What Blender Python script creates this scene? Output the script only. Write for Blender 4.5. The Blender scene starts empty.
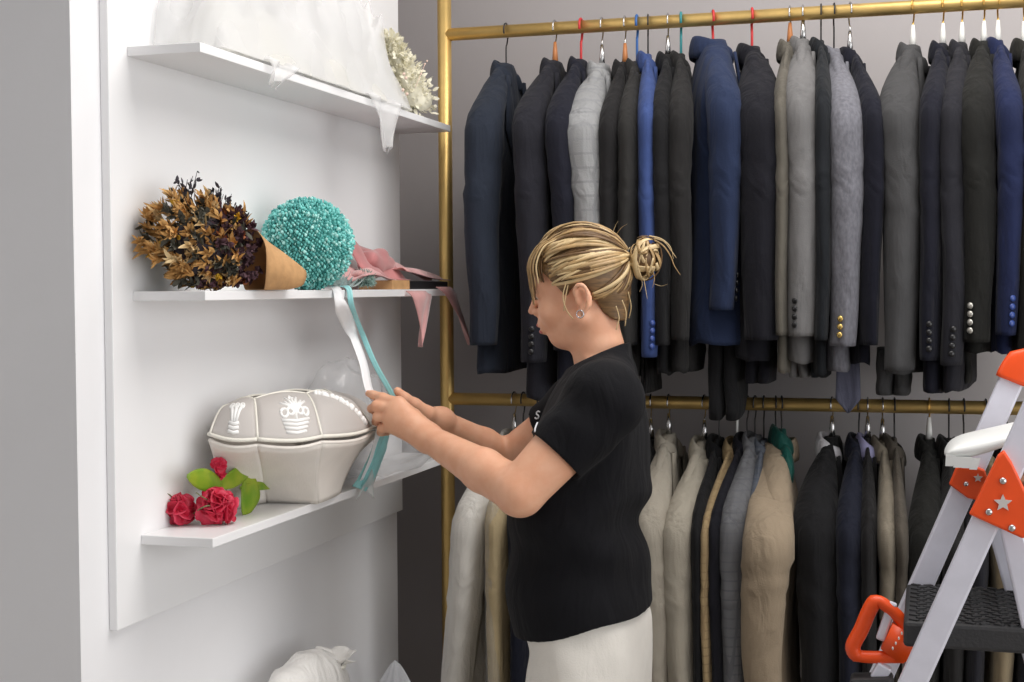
import bpy, math, random
import numpy as np
from mathutils import Vector as V, Matrix, noise, Euler
from mathutils.bvhtree import BVHTree
random.seed(7)
PI = math.pi
sc = bpy.context.scene
col = sc.collection
sin, cos = math.sin, math.cos

# ------------------------------------------------------------------ camera
F = 1422.0
TH = math.radians(16.4); PITCH = math.radians(2.13); ROLL = math.radians(0.35)
CAM = V((0, 0, 1.5))
fwd = V((-sin(TH)*cos(PITCH), cos(TH)*cos(PITCH), -sin(PITCH)))
r0 = V((cos(TH), sin(TH), 0)); u0 = r0.cross(fwd)
rt = r0*cos(ROLL) - u0*sin(ROLL)
up = u0*cos(ROLL) + r0*sin(ROLL)
cd = bpy.data.cameras.new('camera'); cam = bpy.data.objects.new('camera', cd); col.objects.link(cam)
m = Matrix((rt, up, -fwd)).transposed().to_4x4(); m.translation = CAM
cam.matrix_world = m
cd.sensor_width = 36; cd.lens = F*36/1024; cd.clip_start = .05
sc.camera = cam
def ray(px, py):
    return (fwd + rt*((px-512)/F) - up*((py-341)/F))
def atX(px, py, X):
    d = ray(px, py); return CAM + d*((X-CAM.x)/d.x)
def atY(px, py, Y):
    d = ray(px, py); return CAM + d*((Y-CAM.y)/d.y)
def atZ(px, py, Z):
    d = ray(px, py); return CAM + d*((Z-CAM.z)/d.z)
def proj(p):
    q = p-CAM; w = q.dot(fwd)
    return 512+F*q.dot(rt)/w, 341-F*q.dot(up)/w

# ------------------------------------------------------------------ materials
def lin(c):
    return tuple(((x/255)/12.92 if x/255 < .04045 else ((x/255+.055)/1.055)**2.4) for x in c)
def mat(name, rgb, rough=.6, metal=0, var=0.0, vscale=8, bump=0, bscale=80, sheen=0, sss=0, stretch=None, rgb2=None,
        alpha=None, spec=None, transl=0, check=None, trans=0, coat=0, fold=0):
    m = bpy.data.materials.new(name); m.use_nodes = True
    nt = m.node_tree; N = nt.nodes; L = nt.links
    b = N['Principled BSDF']; out = N['Material Output']
    c = lin(rgb)+(1,)
    b.inputs['Base Color'].default_value = c
    b.inputs['Roughness'].default_value = rough
    b.inputs['Metallic'].default_value = metal
    if spec is not None: b.inputs['Specular IOR Level'].default_value = spec
    if sheen: b.inputs['Sheen Weight'].default_value = sheen
    if coat: b.inputs['Coat Weight'].default_value = coat
    if trans: b.inputs['Transmission Weight'].default_value = trans
    if sss:
        b.inputs['Subsurface Weight'].default_value = sss
        b.inputs['Subsurface Radius'].default_value = (.012, .005, .003)
        b.inputs['Subsurface Scale'].default_value = .6
    tc = N.new('ShaderNodeTexCoord'); mp = N.new('ShaderNodeMapping')
    L.new(tc.outputs['Object'], mp.inputs[0])
    if stretch: mp.inputs['Scale'].default_value = stretch
    csock = None
    if var or rgb2:
        n = N.new('ShaderNodeTexNoise'); n.inputs['Scale'].default_value = vscale; n.inputs['Detail'].default_value = 4
        L.new(mp.outputs[0], n.inputs['Vector'])
        r = N.new('ShaderNodeValToRGB')
        c2 = lin(rgb2) if rgb2 else tuple(min(1, x*(1+var)) for x in c[:3])
        c1 = c[:3] if rgb2 else tuple(x*(1-var) for x in c[:3])
        r.color_ramp.elements[0].position = .35; r.color_ramp.elements[1].position = .65
        r.color_ramp.elements[0].color = c1+(1,); r.color_ramp.elements[1].color = c2+(1,)
        L.new(n.outputs['Fac'], r.inputs[0]); csock = r.outputs[0]
        L.new(csock, b.inputs['Base Color'])
    if check:      # woven check: thin lines crossing the cloth (spacing, line colour)
        sp, lc = check
        fac = None
        for ax in ('Y', 'Z'):
            w = N.new('ShaderNodeTexWave'); w.wave_type = 'BANDS'; w.bands_direction = ax
            w.inputs['Scale'].default_value = .314/sp; w.inputs['Distortion'].default_value = .3
            L.new(tc.outputs['Object'], w.inputs['Vector'])
            g = N.new('ShaderNodeMath'); g.operation = 'GREATER_THAN'; g.inputs[1].default_value = .93
            L.new(w.outputs['Fac'], g.inputs[0])
            if fac is None: fac = g.outputs[0]
            else:
                mx = N.new('ShaderNodeMath'); mx.operation = 'MAXIMUM'
                L.new(fac, mx.inputs[0]); L.new(g.outputs[0], mx.inputs[1]); fac = mx.outputs[0]
        mm = N.new('ShaderNodeMixRGB'); L.new(fac, mm.inputs[0])
        if csock: L.new(csock, mm.inputs[1])
        else: mm.inputs[1].default_value = c
        mm.inputs[2].default_value = lin(lc)+(1,)
        L.new(mm.outputs[0], b.inputs['Base Color']); csock = mm.outputs[0]
    if bump:
        n2 = N.new('ShaderNodeTexNoise'); n2.inputs['Scale'].default_value = bscale; n2.inputs['Detail'].default_value = 3
        L.new(mp.outputs[0], n2.inputs['Vector'])
        bp = N.new('ShaderNodeBump'); bp.inputs['Strength'].default_value = bump; bp.inputs['Distance'].default_value = .004
        L.new(n2.outputs['Fac'], bp.inputs['Height']); L.new(bp.outputs[0], b.inputs['Normal'])
        if fold:   # soft creases of hanging cloth
            mf = N.new('ShaderNodeMapping'); mf.inputs['Scale'].default_value = (1, 1, .32); L.new(tc.outputs['Object'], mf.inputs[0])
            n3 = N.new('ShaderNodeTexNoise'); n3.inputs['Scale'].default_value = 17; n3.inputs['Detail'].default_value = 3; n3.inputs['Distortion'].default_value = .8
            L.new(mf.outputs[0], n3.inputs['Vector'])
            b3 = N.new('ShaderNodeBump'); b3.inputs['Strength'].default_value = fold; b3.inputs['Distance'].default_value = .03
            L.new(n3.outputs['Fac'], b3.inputs['Height']); L.new(b3.outputs[0], bp.inputs['Normal'])
    last = b.outputs[0]
    if transl:
        t = N.new('ShaderNodeBsdfTranslucent'); t.inputs[0].default_value = c
        mx = N.new('ShaderNodeMixShader'); mx.inputs[0].default_value = transl
        L.new(last, mx.inputs[1]); L.new(t.outputs[0], mx.inputs[2]); last = mx.outputs[0]
    if alpha is not None:
        t = N.new('ShaderNodeBsdfTransparent')
        mx = N.new('ShaderNodeMixShader'); mx.inputs[0].default_value = alpha
        L.new(t.outputs[0], mx.inputs[1]); L.new(last, mx.inputs[2]); last = mx.outputs[0]
    L.new(last, out.inputs[0])
    return m

# ------------------------------------------------------------------ mesh builder
def nz(p, s=1.0, seed=0):
    return noise.noise(V((p[0]*s+seed*7.31, p[1]*s-seed*3.17, p[2]*s+seed*1.9)))
class MB:
    def __init__(self): self.v = []; self.f = []; self.m = []
    def loft(self, rings, cap0=True, cap1=True, mi=0, closed=True):
        o = len(self.v); n = len(rings[0])
        for r in rings: self.v += [tuple(p) for p in r]
        for i in range(len(rings)-1):
            a = o+i*n; b = a+n
            for j in range(n if closed else n-1):
                k = (j+1) % n
                self.f.append((a+j, a+k, b+k, b+j)); self.m.append(mi)
        if cap0: self.f.append(tuple(o+j for j in range(n-1, -1, -1))); self.m.append(mi)
        if cap1: self.f.append(tuple(o+(len(rings)-1)*n+j for j in range(n))); self.m.append(mi)
        return self
    def tube(self, pts, rad, n=8, flat=1.0, upv=None, mi=0, caps=True):
        pts = [V(p) for p in pts]
        if not hasattr(rad, '__len__'): rad = [rad]*len(pts)
        rings = []; N = None
        for i, p in enumerate(pts):
            t = (pts[min(i+1, len(pts)-1)]-pts[max(i-1, 0)])
            t = t.normalized() if t.length > 1e-9 else V((0, 0, 1))
            if N is None:
                N = V(upv) if upv is not None else (V((0, 0, 1)) if abs(t.z) < .9 else V((1, 0, 0)))
            N = (N - t*N.dot(t)); N = N.normalized() if N.length > 1e-6 else t.orthogonal().normalized()
            B = t.cross(N)
            r = rad[i]
            rings.append([p + N*(cos(2*PI*j/n)*r*flat) + B*(sin(2*PI*j/n)*r) for j in range(n)])
        return self.loft(rings, caps, caps, mi)
    def box(self, c, s, R=None, mi=0, bev=0):
        c = V(c); o = len(self.v)
        for sx in (-1, 1):
            for sy in (-1, 1):
                for sz in (-1, 1):
                    p = V((sx*s[0]/2, sy*s[1]/2, sz*s[2]/2))
                    if R is not None: p = R @ p
                    self.v.append(tuple(c+p))
        for q in ((0, 1, 3, 2), (4, 6, 7, 5), (0, 4, 5, 1), (2, 3, 7, 6), (0, 2, 6, 4), (1, 5, 7, 3)):
            self.f.append(tuple(o+i for i in q)); self.m.append(mi)
        return self
    def ball(self, c, r, nu=12, nv=8, R=None, mi=0, amp=0, fs=30, seed=0):
        c = V(c)
        if not hasattr(r, '__len__'): r = (r, r, r)
        rings = []
        for i in range(nv+1):
            a = PI*i/nv
            a = min(max(a, .02), PI-.02)
            ring = []
            for j in range(nu):
                b = 2*PI*j/nu
                p = V((r[0]*sin(a)*cos(b), r[1]*sin(a)*sin(b), r[2]*cos(a)))
                if amp: p *= 1+amp*nz(p, fs, seed)
                if R is not None: p = R @ p
                ring.append(c+p)
            rings.append(ring)
        return self.loft(rings[::-1], mi=mi)
    def sheet(self, fn, nu, nv, mi=0):
        o = len(self.v)
        for i in range(nu+1):
            for j in range(nv+1): self.v.append(tuple(fn(i/nu, j/nv)))
        for i in range(nu):
            for j in range(nv):
                a = o+i*(nv+1)+j
                self.f.append((a, a+nv+1, a+nv+2, a+1)); self.m.append(mi)
        return self
    def blade(self, base, d, L, w, curl=.2, nrm=None, mi=0, n=4):
        base = V(base); d = V(d).normalized()
        nrm = V(nrm) if nrm is not None else d.orthogonal()
        s = d.cross(nrm)
        s = s.normalized() if s.length > 1e-6 else d.orthogonal().normalized()
        nn = s.cross(d)
        o = len(self.v)
        for i in range(n+1):
            t = i/n
            ww = w*sin(PI*min(.98, .12+.86*t))
            c = base + d*(L*t) + nn*(curl*L*t*t)
            self.v += [tuple(c-s*ww), tuple(c+nn*(-ww*.35)), tuple(c+s*ww)]
        for i in range(n):
            a = o+3*i
            self.f += [(a, a+1, a+4, a+3), (a+1, a+2, a+5, a+4)]; self.m += [mi, mi]
        return self
    def build(self, name, mats, parent=None, org=None, smooth=True, label=None, solid=0, sub=0, bevel=0, auto=None):
        me = bpy.data.meshes.new(name)
        org = V(org) if org is not None else V((0, 0, 0))
        me.from_pydata([tuple(V(p)-org) for p in self.v], [], self.f)
        if not isinstance(mats, (list, tuple)): mats = [mats]
        for mm in mats: me.materials.append(mm)
        me.polygons.foreach_set('material_index', self.m)
        me.polygons.foreach_set('use_smooth', [smooth]*len(self.f))
        me.update()
        o = bpy.data.objects.new(name, me); col.objects.link(o)
        if parent is not None: o.parent = parent
        elif org is not None: o.location = org
        if label: o['label'] = label
        if solid:
            md = o.modifiers.new('s', 'SOLIDIFY'); md.thickness = solid; md.offset = 0
        if bevel:
            md = o.modifiers.new('b', 'BEVEL'); md.width = bevel; md.segments = 2; md.limit_method = 'ANGLE'
        if sub:
            md = o.modifiers.new('ss', 'SUBSURF'); md.levels = sub; md.render_levels = sub
        return o
def thing(name, loc, label, cat, group=None, rz=0):
    o = bpy.data.objects.new(name, None); col.objects.link(o)
    o.empty_display_size = .05
    o.location = loc; o.rotation_euler.z = rz
    return tag(o, label, cat, group)
def tag(o, label, cat, group=None):
    o['label'] = label; o['category'] = cat
    if group: o['group'] = group
    return o
def struct(name, mb, m, bevel=0):
    o = mb.build(name, m, smooth=False, bevel=bevel); o['kind'] = 'structure'; return o
def bz(p0, p1, p2, n=8):
    p0, p1, p2 = V(p0), V(p1), V(p2)
    return [p0*(1-t)**2+p1*(2*t*(1-t))+p2*t*t for t in [i/n for i in range(n+1)]]
def crom(P, n=6):
    P = [V(p) for p in P]; out = []
    Q = [P[0]*2-P[1]]+P+[P[-1]*2-P[-2]]
    for i in range(1, len(Q)-2):
        a, b, c, d = Q[i-1:i+3]
        for k in range(n):
            t = k/n
            out.append(.5*((2*b)+(c-a)*t+(2*a-5*b+4*c-d)*t*t+(3*b-a-3*c+d)*t**3))
    out.append(P[-1]); return out

# ------------------------------------------------------------------ setting
XW = -1.2; XS = -1.073; Y0 = 1.837; YE = 3.15; YR = 3.21; YB = 3.56; CEIL = 2.9
white = mat('white_paint', (240, 240, 242), .55, var=.02, vscale=3, bump=.03, bscale=200)
grey = mat('grey_paint', (186, 181, 181), .7, var=.03, vscale=2, bump=.04, bscale=150)
pillar = mat('pillar_paint', (226, 225, 226), .6, var=.02, vscale=2)
floor_m = mat('floor_tile', (168, 160, 150), .35, var=.06, vscale=3)
lacq = mat('white_lacquer', (245, 245, 246), .35)
gold = mat('brushed_gold', (226, 192, 122), .42, metal=.75, var=.06, vscale=20, stretch=(1, 1, 1))
struct('floor', MB().box((0, 1, -.05), (7, 9, .1)), floor_m)
struct('ceiling', MB().box((0, 1, CEIL+.05), (7, 9, .1)), white)
struct('wall_back', MB().box((0, YB+.06, CEIL/2), (7, .12, CEIL)), grey)
struct('wall_left', MB().box((-2.1-.0075, (Y0+YE)/2, CEIL/2), (1.785, YE-Y0, CEIL)), white)
struct('wall_recess', MB().box((-2.3, (YE+YB)/2, CEIL/2), (1.6, YB-YE, CEIL)), grey)
struct('wall_far_left', MB().box((-3.05, -.8, CEIL/2), (.1, 5.2, CEIL)), white)
# side wall with the wide shop window that lights the room
wr = MB()
WX = 2.3; wy0, wy1, wz0, wz1 = -1.7, 2.8, .4, 2.6
wr.box((WX+.06, (-3.4+wy0)/2, CEIL/2), (.12, wy0+3.4, CEIL)).box((WX+.06, (wy1+YB)/2, CEIL/2), (.12, YB-wy1, CEIL))
wr.box((WX+.06, (wy0+wy1)/2, wz0/2), (.12, wy1-wy0, wz0)).box((WX+.06, (wy0+wy1)/2, (wz1+CEIL)/2), (.12, wy1-wy0, CEIL-wz1))
struct('wall_right', wr, white)
wf = MB()
for y in (wy0, (wy0*2+wy1)/3, (wy0+2*wy1)/3, wy1): wf.box((WX+.06, y, (wz0+wz1)/2), (.07, .06, wz1-wz0))
for z in (wz0, wz1): wf.box((WX+.06, (wy0+wy1)/2, z), (.07, wy1-wy0, .06))
struct('window_1', wf, lacq)
struct('wall_front', MB().box((0, -3.45, CEIL/2), (7, .1, CEIL)), white)
# wall panel carrying the shelves
zb = .975
tp = MB().box((XW-.0075, (1.914+YE)/2, (zb+CEIL-.02)/2), (.015, YE-1.914, CEIL-.02-zb))
struct('trim_1', tp, lacq, bevel=.002)
SH = {'upper': (1.879, 1.967), 'middle': (1.4985, 1.972), 'lower': (1.112, 1.985), 'lowest': (.555, 1.99)}
SHL = {'upper': 'white floating wall shelf carrying heaped white tulle, highest of the shelves',
       'middle': 'white floating wall shelf at eye level under the turquoise ball bouquet',
       'lower': 'white floating wall shelf under the ivory lace basket and red flowers',
       'lowest': 'white floating wall shelf holding white satin bags near the floor'}
for k, (z, y) in SH.items():
    o = MB().box(((XW+XS)/2, (y+YE)/2, z-.0075), (XS-XW, YE-y, .015)).build('wall_shelf', lacq, org=(XW, (y+YE)/2, z), smooth=False, bevel=.0012)
    tag(o, SHL[k], 'shelf', 'floating shelves on the wall panel')

# gold clothes rack
ZU, ZL = 2.10, 1.237; RR = .0148
px_post = atY(446.5, 300, YR).x
rack = thing('clothes_rack', (px_post, YR, 0), 'brushed gold clothes rack with two horizontal rails along the grey wall', 'clothes rack')
def cyl(mb, a, b, r, n=20): return mb.tube([a, V(a).lerp(V(b), .5), b], r, n)
for z, nm in ((ZU, 'upper_rail'), (ZL, 'lower_rail')):
    cyl(MB(), (px_post, YR, z), (2.2, YR, z), RR).build(nm, gold, rack, org=rack.location)
for x in (px_post, 2.2):
    p = cyl(MB(), (x, YR, 0.0), (x, YR, 2.6), .0165).build('post', gold, rack, org=rack.location)
    MB().tube([(x, YR, 0), (x, YR, .004), (x, YR, .012)], [.045, .045, .03], 20).build('foot_plate', gold, p, org=rack.location)
# ------------------------------------------------------------------ garments
def cloth(name, rgb, rough=.85, **k):
    k.setdefault('var', .10); k.setdefault('vscale', 14); k.setdefault('bump', .25); k.setdefault('bscale', 350); k.setdefault('fold', .5)
    return mat(name, rgb, rough, sheen=k.pop('sheen', .05), spec=.2, **k)
chrome = mat('polished_steel', (200, 200, 200), .25, metal=1)
black_wire = mat('black_wire', (38, 36, 36), .4)
wood = mat('hanger_wood', (186, 120, 70), .45, var=.15, vscale=30, stretch=(1, 4, 1))
red_pl = mat('red_plastic', (196, 45, 48), .4)
blue_pl = mat('blue_plastic', (45, 95, 160), .4)
teal_pl = mat('teal_plastic', (40, 130, 135), .4)
white_pl = mat('white_plastic', (232, 232, 228), .4)
black_pl = mat('black_plastic', (30, 30, 32), .45)
goldwire = mat('gold_wire', (205, 165, 90), .3, metal=.9)
HM = {'steel': (chrome, black_pl), 'black': (black_wire, black_pl), 'wood': (chrome, wood), 'red': (red_pl, red_pl), 'blue': (blue_pl, blue_pl),
      'teal': (teal_pl, teal_pl), 'white': (white_pl, white_pl), 'gold': (goldwire, white_pl)}
HC = {'steel': 'steel-hooked black', 'black': 'black wire', 'wood': 'steel-hooked wooden', 'red': 'red plastic', 'blue': 'blue plastic',
      'teal': 'teal plastic', 'white': 'white plastic', 'gold': 'gold-hooked white'}
def hanger(hx, z, kind, drop, yaw, what, rail, half=.17):
    mh, mb_ = HM[kind]
    t = thing('clothes_hanger', (hx, YR, z), f'{HC[kind]} hanger on the {rail} rail, carrying the {what}', 'hanger', f'clothes hangers on the {rail} rail', yaw)
    R = RR+.0035; w = .0030 if kind in ('red', 'blue', 'teal', 'white') else .0019
    pts = [V((0, R*cos(a), R*sin(a))) for a in [math.radians(x) for x in range(205, -41, -20)]]
    pts = pts[:-1]+[V((0, R*.75, -R*.75)), V((0, .006, -R-.012)), V((0, 0, -R-.022)), V((0, 0, -drop-.04))]
    MB().tube(crom(pts, 3), w, 8).build('hook', mh, t)
    q = [V((0, -half, -drop-.145)), V((0, -half*.55, -drop-.092)), V((0, -.03, -drop-.050)), V((0, 0, -drop-.034)), V((0, .03, -drop-.050)),
         V((0, half*.55, -drop-.092)), V((0, half, -drop-.145))]
    rr = [.006, .007, .009, .009, .009, .007, .006]
    MB().tube(q, rr, 8, flat=.9).build('shoulder_bar', mb_, t)
    if kind in ('gold', 'wood', 'steel'):
        MB().tube([(0, 0, -drop+.035), (0, 0, -drop+.01), (0, 0, -drop-.02)], [.0035, .006, .008], 8).build('hook_socket', mb_ if kind == 'wood' else white_pl if kind == 'gold' else chrome, t)
    return t
JN = [0]
btn_black = mat('black_button', (20, 20, 22), .3)
btn_gold = mat('gold_button', (214, 184, 110), .25, metal=.8)
btn_silver = mat('silver_button', (200, 198, 190), .3, metal=.7)
btn_blue = mat('blue_button', (52, 74, 140), .3)
BT = {'k': btn_black, 'g': btn_gold, 's': btn_silver, 'b': btn_blue}
def jacket(name, cat, label, m, hook, z, sl, cuff, hem, kind, what, rail='upper', ymid=200, drop=.078, bt=None, bpx=None, front=1, nb=4, thick=None,
           collar_m=None, far=True, flare=0, lining=None, shw=.205, btx=0, lean=0, pocket=False, lap=True, group=None, hang=True):
    """hook: picture column of the hook; sl: (column, width) of the near sleeve at picture row ymid; cuff / hem: rows."""
    JN[0] += 1; sd = JN[0]
    hx = atY(hook, proj(V((0, YR, z)))[1] if False else 30, YR).x
    ys = YR-shw-.005
    sp = atY(sl[0], ymid, ys); ww = abs(atY(sl[0]+sl[1]/2, ymid, ys).x-atY(sl[0]-sl[1]/2, ymid, ys).x)
    yaw = math.atan2(sp.x-hx, shw+.005)
    yaw = max(-.45, min(.45, yaw))
    zc = atY(sl[0], cuff, ys).z-z; zh = atY(sl[0], hem, YR-.15).z-z
    T = thick if thick else ww*.80
    t = thing(name, (hx, YR, z), label, cat, group or f'jackets hanging on the {rail} rail', yaw)
    zt = -drop
    # body
    prof = [(0, .036, .42), (.010, .055, .46), (.028, .085, .52), (.050, .118, .58), (.074, .150, .64), (.098, .176, .72), (.125, .190, .82), (.17, .190, .92), (.23, .184, 1.0)]
    L = -zh-drop
    prof += [(L*f, w, x) for f, w, x in ((.40, .178, 1.0), (.5, .172, .97), (.6, .172, .96), (.7, .178, 1.0), (.8, .184, 1.04), (.9, .190, 1.08+flare), (.985, .194, 1.1+flare*1.3), (1.0, .192, 1.06+flare*1.3))]
    rings = []; n = 30
    for dz, w, x in prof:
        ring = []
        w = w*shw/.205
        for j in range(n):
            a = 2*PI*j/n
            ca, sa = cos(a), sin(a)
            px_ = T/2*x*math.copysign(abs(ca)**.75, ca); py_ = w*math.copysign(abs(sa)**.9, sa)
            k = min(1, dz/.2)
            fold = k*.05*T*sin(5*a+sd*1.7+dz*3)+k*.07*T*nz((sa*2, ca*2, dz*5), 1, sd)
            py_ += k*.012*nz((0, 0, dz*6), 1, sd+9)
            zz = zt-dz
            if dz >= L*.98: zz += .012*nz((ca*1.5, sa*1.5, 0), 1, sd)
            ring.append((px_+fold*math.copysign(1, ca)*abs(ca)-lean*dz/L, py_, zz))
        rings.append(ring)
    body = MB().loft(rings).build('body', m, t)
    # sleeves
    for s in (-1, 1):
        if s == 1 and not far: continue
        top = zt-.022
        Ls = top-zc if s == -1 else (top-zc)*.99
        cw = ww/2
        rg = []
        spec = [(0, .20, .22), (.006, .34, .36), (.020, .48, .50), (.040, .62, .64), (.062, .74, .78), (.086, .86, .90), (.115, .95, 1.0), (.15, 1.0, 1.05), (.19, 1.0, 1.06)]
        spec += [(Ls*f, a, b) for f, a, b in [(g, float(np.interp(g, (.25, .4, .6, .8, 1), (.99, .94, .87, .78, .70))), float(np.interp(g, (.25, .5, .7, 1), (1.05, 1.0, .9, .76)))) for g in (.26, .31, .35, .39, .43, .47, .51, .55, .59, .64, .7,  .76, .82, .88, .94, .985) if g*Ls > .205] + [(1, .685, .745)]]
        for dz, a1, b1 in spec:
            f = dz/Ls
            cx = .30*cw*sin(f*2.2)*front - .30*cw*f*f*2*front*.2 + .25*cw*nz((f*2.5, 0, 0), 1, sd+s) - lean*f
            cy = s*(shw-.010+.020*sin(min(1, f*2)*PI/2)-.018*f-(shw-.052)*max(0, 1-dz/.135)**1.15)
            ry = .056*b1; rx = cw*a1
            ring = []
            for j in range(22):
                a = 2*PI*j/22
                k = 1+.05*min(1, f*4)*nz((cos(a)*1.5, sin(a)*1.5, f*7), 1, sd+s*3)+.05*min(1, f*3)*sin(3*a+sd+f*2)+.055*math.exp(-((f-.45)/.13)**2)*sin(f*58+2*sin(a+sd)+sd)
                zz = top-dz + (.010*sin(a+sd) if .03 < f < .97 else 0)*nz((0, 0, f*9), 1, sd)
                ring.append((cx+rx*k*cos(a), cy+ry*k*sin(a), zz))
            rg.append(ring)
        so = MB().loft(rg).build('sleeve', m, t)
        if s == -1 and bt:
            for i in range(nb):
                zb_ = zc+.024+i*.0165
                f = (top-zb_)/Ls
                cx = .30*cw*sin(f*2.2)*front - .30*cw*f*f*2*front*.2 + .25*cw*nz((f*2.5, 0, 0), 1, sd+s)
                cy = s*(shw-.010+.020-.018*f)
                ang = math.radians(btx) if btx else math.radians(-78)
                bx = cx+cw*.72*cos(ang)*1.04; by = cy+.056*.8*sin(ang)*1.04
                nn = V((cos(ang)/cw, sin(ang)/.056, 0)).normalized()
                Rm = nn.to_track_quat('Z', 'Y').to_matrix()
                MB().ball((bx, by, zb_), (.0068, .0068, .0034), 12, 6, Rm).build('button', BT[bt], t)
    # stand collar folded over: band round the neck
    cm = collar_m or m
    mb = MB(); rg = []
    for i in range(23):
        a = math.radians(-150+300*i/22)       # open at the front
        ca, sa = -cos(a)*front, sin(a)
        cxr, cyr = max(.016, T*.30), .046
        base = V((cxr*ca, cyr*sa, zt-.030-.02*(1-cos(a))/2))
        o = V((ca*.012, sa*.020, 0))
        hgt = .044*(1-.35*(1-cos(a))/2)
        rg.append([base+o*1.35+V((0, 0, -.014)), base+o*1.15+V((0, 0, hgt*.5)), base+o*.5+V((0, 0, hgt)), base+V((0, 0, hgt*.93)), base-o*.1+V((0, 0, hgt*.4)), base+V((0, 0, -.01))])
    mb.loft(rg)
    mb.build('collar', cm, t, sub=1)
    if lap:
        for s in (-1, 1):
            mb = MB()
            def lf(u, v, s=s):
                zz = zt-.035-u*.30
                wid = (.018+.05*min(1, u*2.4) if u < .42 else .068*(1-(u-.42)/.58)+.004)
                yy = s*(.050*(1-u)+.006) + s*wid*v
                dz = max(0, zt-zz)
                k = .45+.55*min(1, dz/.2)
                ybf = abs(yy)/.185
                xx = T/2*k*max(.05, (1-min(.98, ybf)**2.2))**.42
                return V((front*(xx+.005+.004*sin(v*PI)), yy, zz))
            mb.sheet(lf, 12, 4); mb.build('lapel', m, t, solid=.004)
        for i in range(2):
            zb_ = zt-.36-i*.10
            MB().ball((front*(T/2+.006), .012, zb_), (.004, .009, .009), 10, 6).build('button', BT.get(bt or 'k'), t)
    if pocket:
        mb = MB()
        mb.sheet(lambda u, v: V((front*(T/2*1.32*(1-abs((-.20+.10*u)/.26)**2.4)**.4+.006), -.20+.10*u, zh+.24-.045*v-.006*u)), 8, 3)
        mb.build('pocket_flap', m, t, solid=.006)
    if hang: hanger(hx, z, kind, drop-.012, yaw, what, rail, shw*.8)
    return t
C = {}
def cm(k, rgb, **kw):
    C[k] = cloth('cloth_'+k, rgb, **kw); return C[k]
cm('slate', (38, 44, 56)); cm('char_navy', (34, 34, 41)); cm('navy', (26, 27, 38)); cm('ltgrey', (148, 149, 150), check=(.03, (138, 139, 141)))
cm('black', (29, 28, 29)); cm('charcoal', (42, 41, 40)); cm('royal', (57, 75, 124)); cm('black2', (24, 24, 26)); cm('black3', (35, 34, 34))
cm('blue', (36, 47, 74), var=.06); cm('ink', (24, 24, 31)); cm('olive', (94, 90, 82)); cm('grey', (111, 110, 110)); cm('dkslate', (27, 30, 34))
cm('marl', (111, 111, 118), var=.16, vscale=160, stretch=(1, 1, .5)); cm('midgrey', (69, 69, 70)); cm('ink2', (22, 23, 34)); cm('char2', (34, 34, 40))
cm('black4', (28, 28, 26)); cm('navy2', (29, 37, 69)); cm('brownblack', (35, 34, 30))
U = 'suit jacket'
def ju(*a, **k): return jacket('suit_jacket', 'jacket', *a, **k)
ju('slate blue suit jacket hanging at the end of the upper rail beside the gold post', C['slate'], 506, ZU, (479, 36), 345, 372, 'black', 'slate blue jacket beside the post', bt=None)
ju('charcoal navy suit jacket with black cuff buttons, second from the gold post above', C['char_navy'], 555, ZU, (529, 34), 362, 398, 'wood', 'charcoal navy jacket second from the post', bt='k')
ju('dark navy suit jacket on a red hook, just before the light grey checked one', C['navy'], 581, ZU, (560, 30), 350, 385, 'red', 'dark navy jacket before the pale one')
ju('light grey checked suit jacket hanging above the woman\'s head on the upper rail', C['ltgrey'], 602, ZU, (583, 42), 330, 360, 'steel', 'light grey checked jacket', drop=.09)
ju('black suit jacket on a wooden hanger, right after the light grey checked one', C['black'], 625, ZU, (609, 24), 340, 370, 'wood', 'black jacket after the light grey one', drop=.09)
ju('charcoal suit jacket on a blue hook, just before the royal blue one', C['charcoal'], 637, ZU, (625, 24), 345, 375, 'blue', 'charcoal jacket before the royal blue one', drop=.09)
ju('bright royal blue suit jacket hanging behind the woman\'s hair bun', C['royal'], 648, ZU, (647, 23), 357, 340, 'black', 'royal blue jacket', bt='b', btx=-70, drop=.075)
ju('black suit jacket on a steel hook, right after the royal blue one', C['black2'], 668, ZU, (661, 22), 345, 372, 'steel', 'black jacket after the royal blue one')
ju('black suit jacket on a teal hook, just before the big navy blue one', C['black3'], 681, ZU, (678, 26), 340, 372, 'teal', 'black jacket before the navy blue one')
ju('mid navy blue suit jacket spread wide on a red hook beside the ink dark one', C['blue'], 713, ZU, (721, 36), 310, 345, 'red', 'turned navy blue jacket', thick=.135, drop=.05, front=1, bt='k', btx=-20)
ju('very dark ink suit jacket with gold cuff buttons, right after the navy blue one', C['ink'], 752, ZU, (757, 50), 340, 360, 'red', 'ink dark jacket with gold buttons', bt='g', btx=-25, nb=3, drop=.07)
ju('olive grey jacket on a wooden hanger, squeezed between the ink dark and grey ones', C['olive'], 790, ZU, (781, 20), 335, 372, 'wood', 'olive grey jacket', drop=.065)
ju('plain mid grey suit jacket with four black cuff buttons on the upper rail', C['grey'], 803, ZU, (799, 40), 336, 362, 'steel', 'plain grey jacket with black buttons', bt='k', btx=-115, drop=.06)
ju('dark slate jacket squeezed between the plain grey and the marled grey ones', C['dkslate'], 821, ZU, (821, 20), 340, 375, 'black', 'dark slate jacket', drop=.065)
ju('marled silver grey suit jacket with gold cuff buttons hanging over a long grey tie', C['marl'], 834, ZU, (841, 38), 346, 372, 'black', 'marled silver grey jacket', bt='g', btx=-115, nb=3, drop=.085)
ju('dark navy jacket partly hidden behind the marled silver grey one', C['ink2'], 850, ZU, (869, 26), 345, 362, 'steel', 'dark navy jacket behind the marled one', drop=.09)
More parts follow.
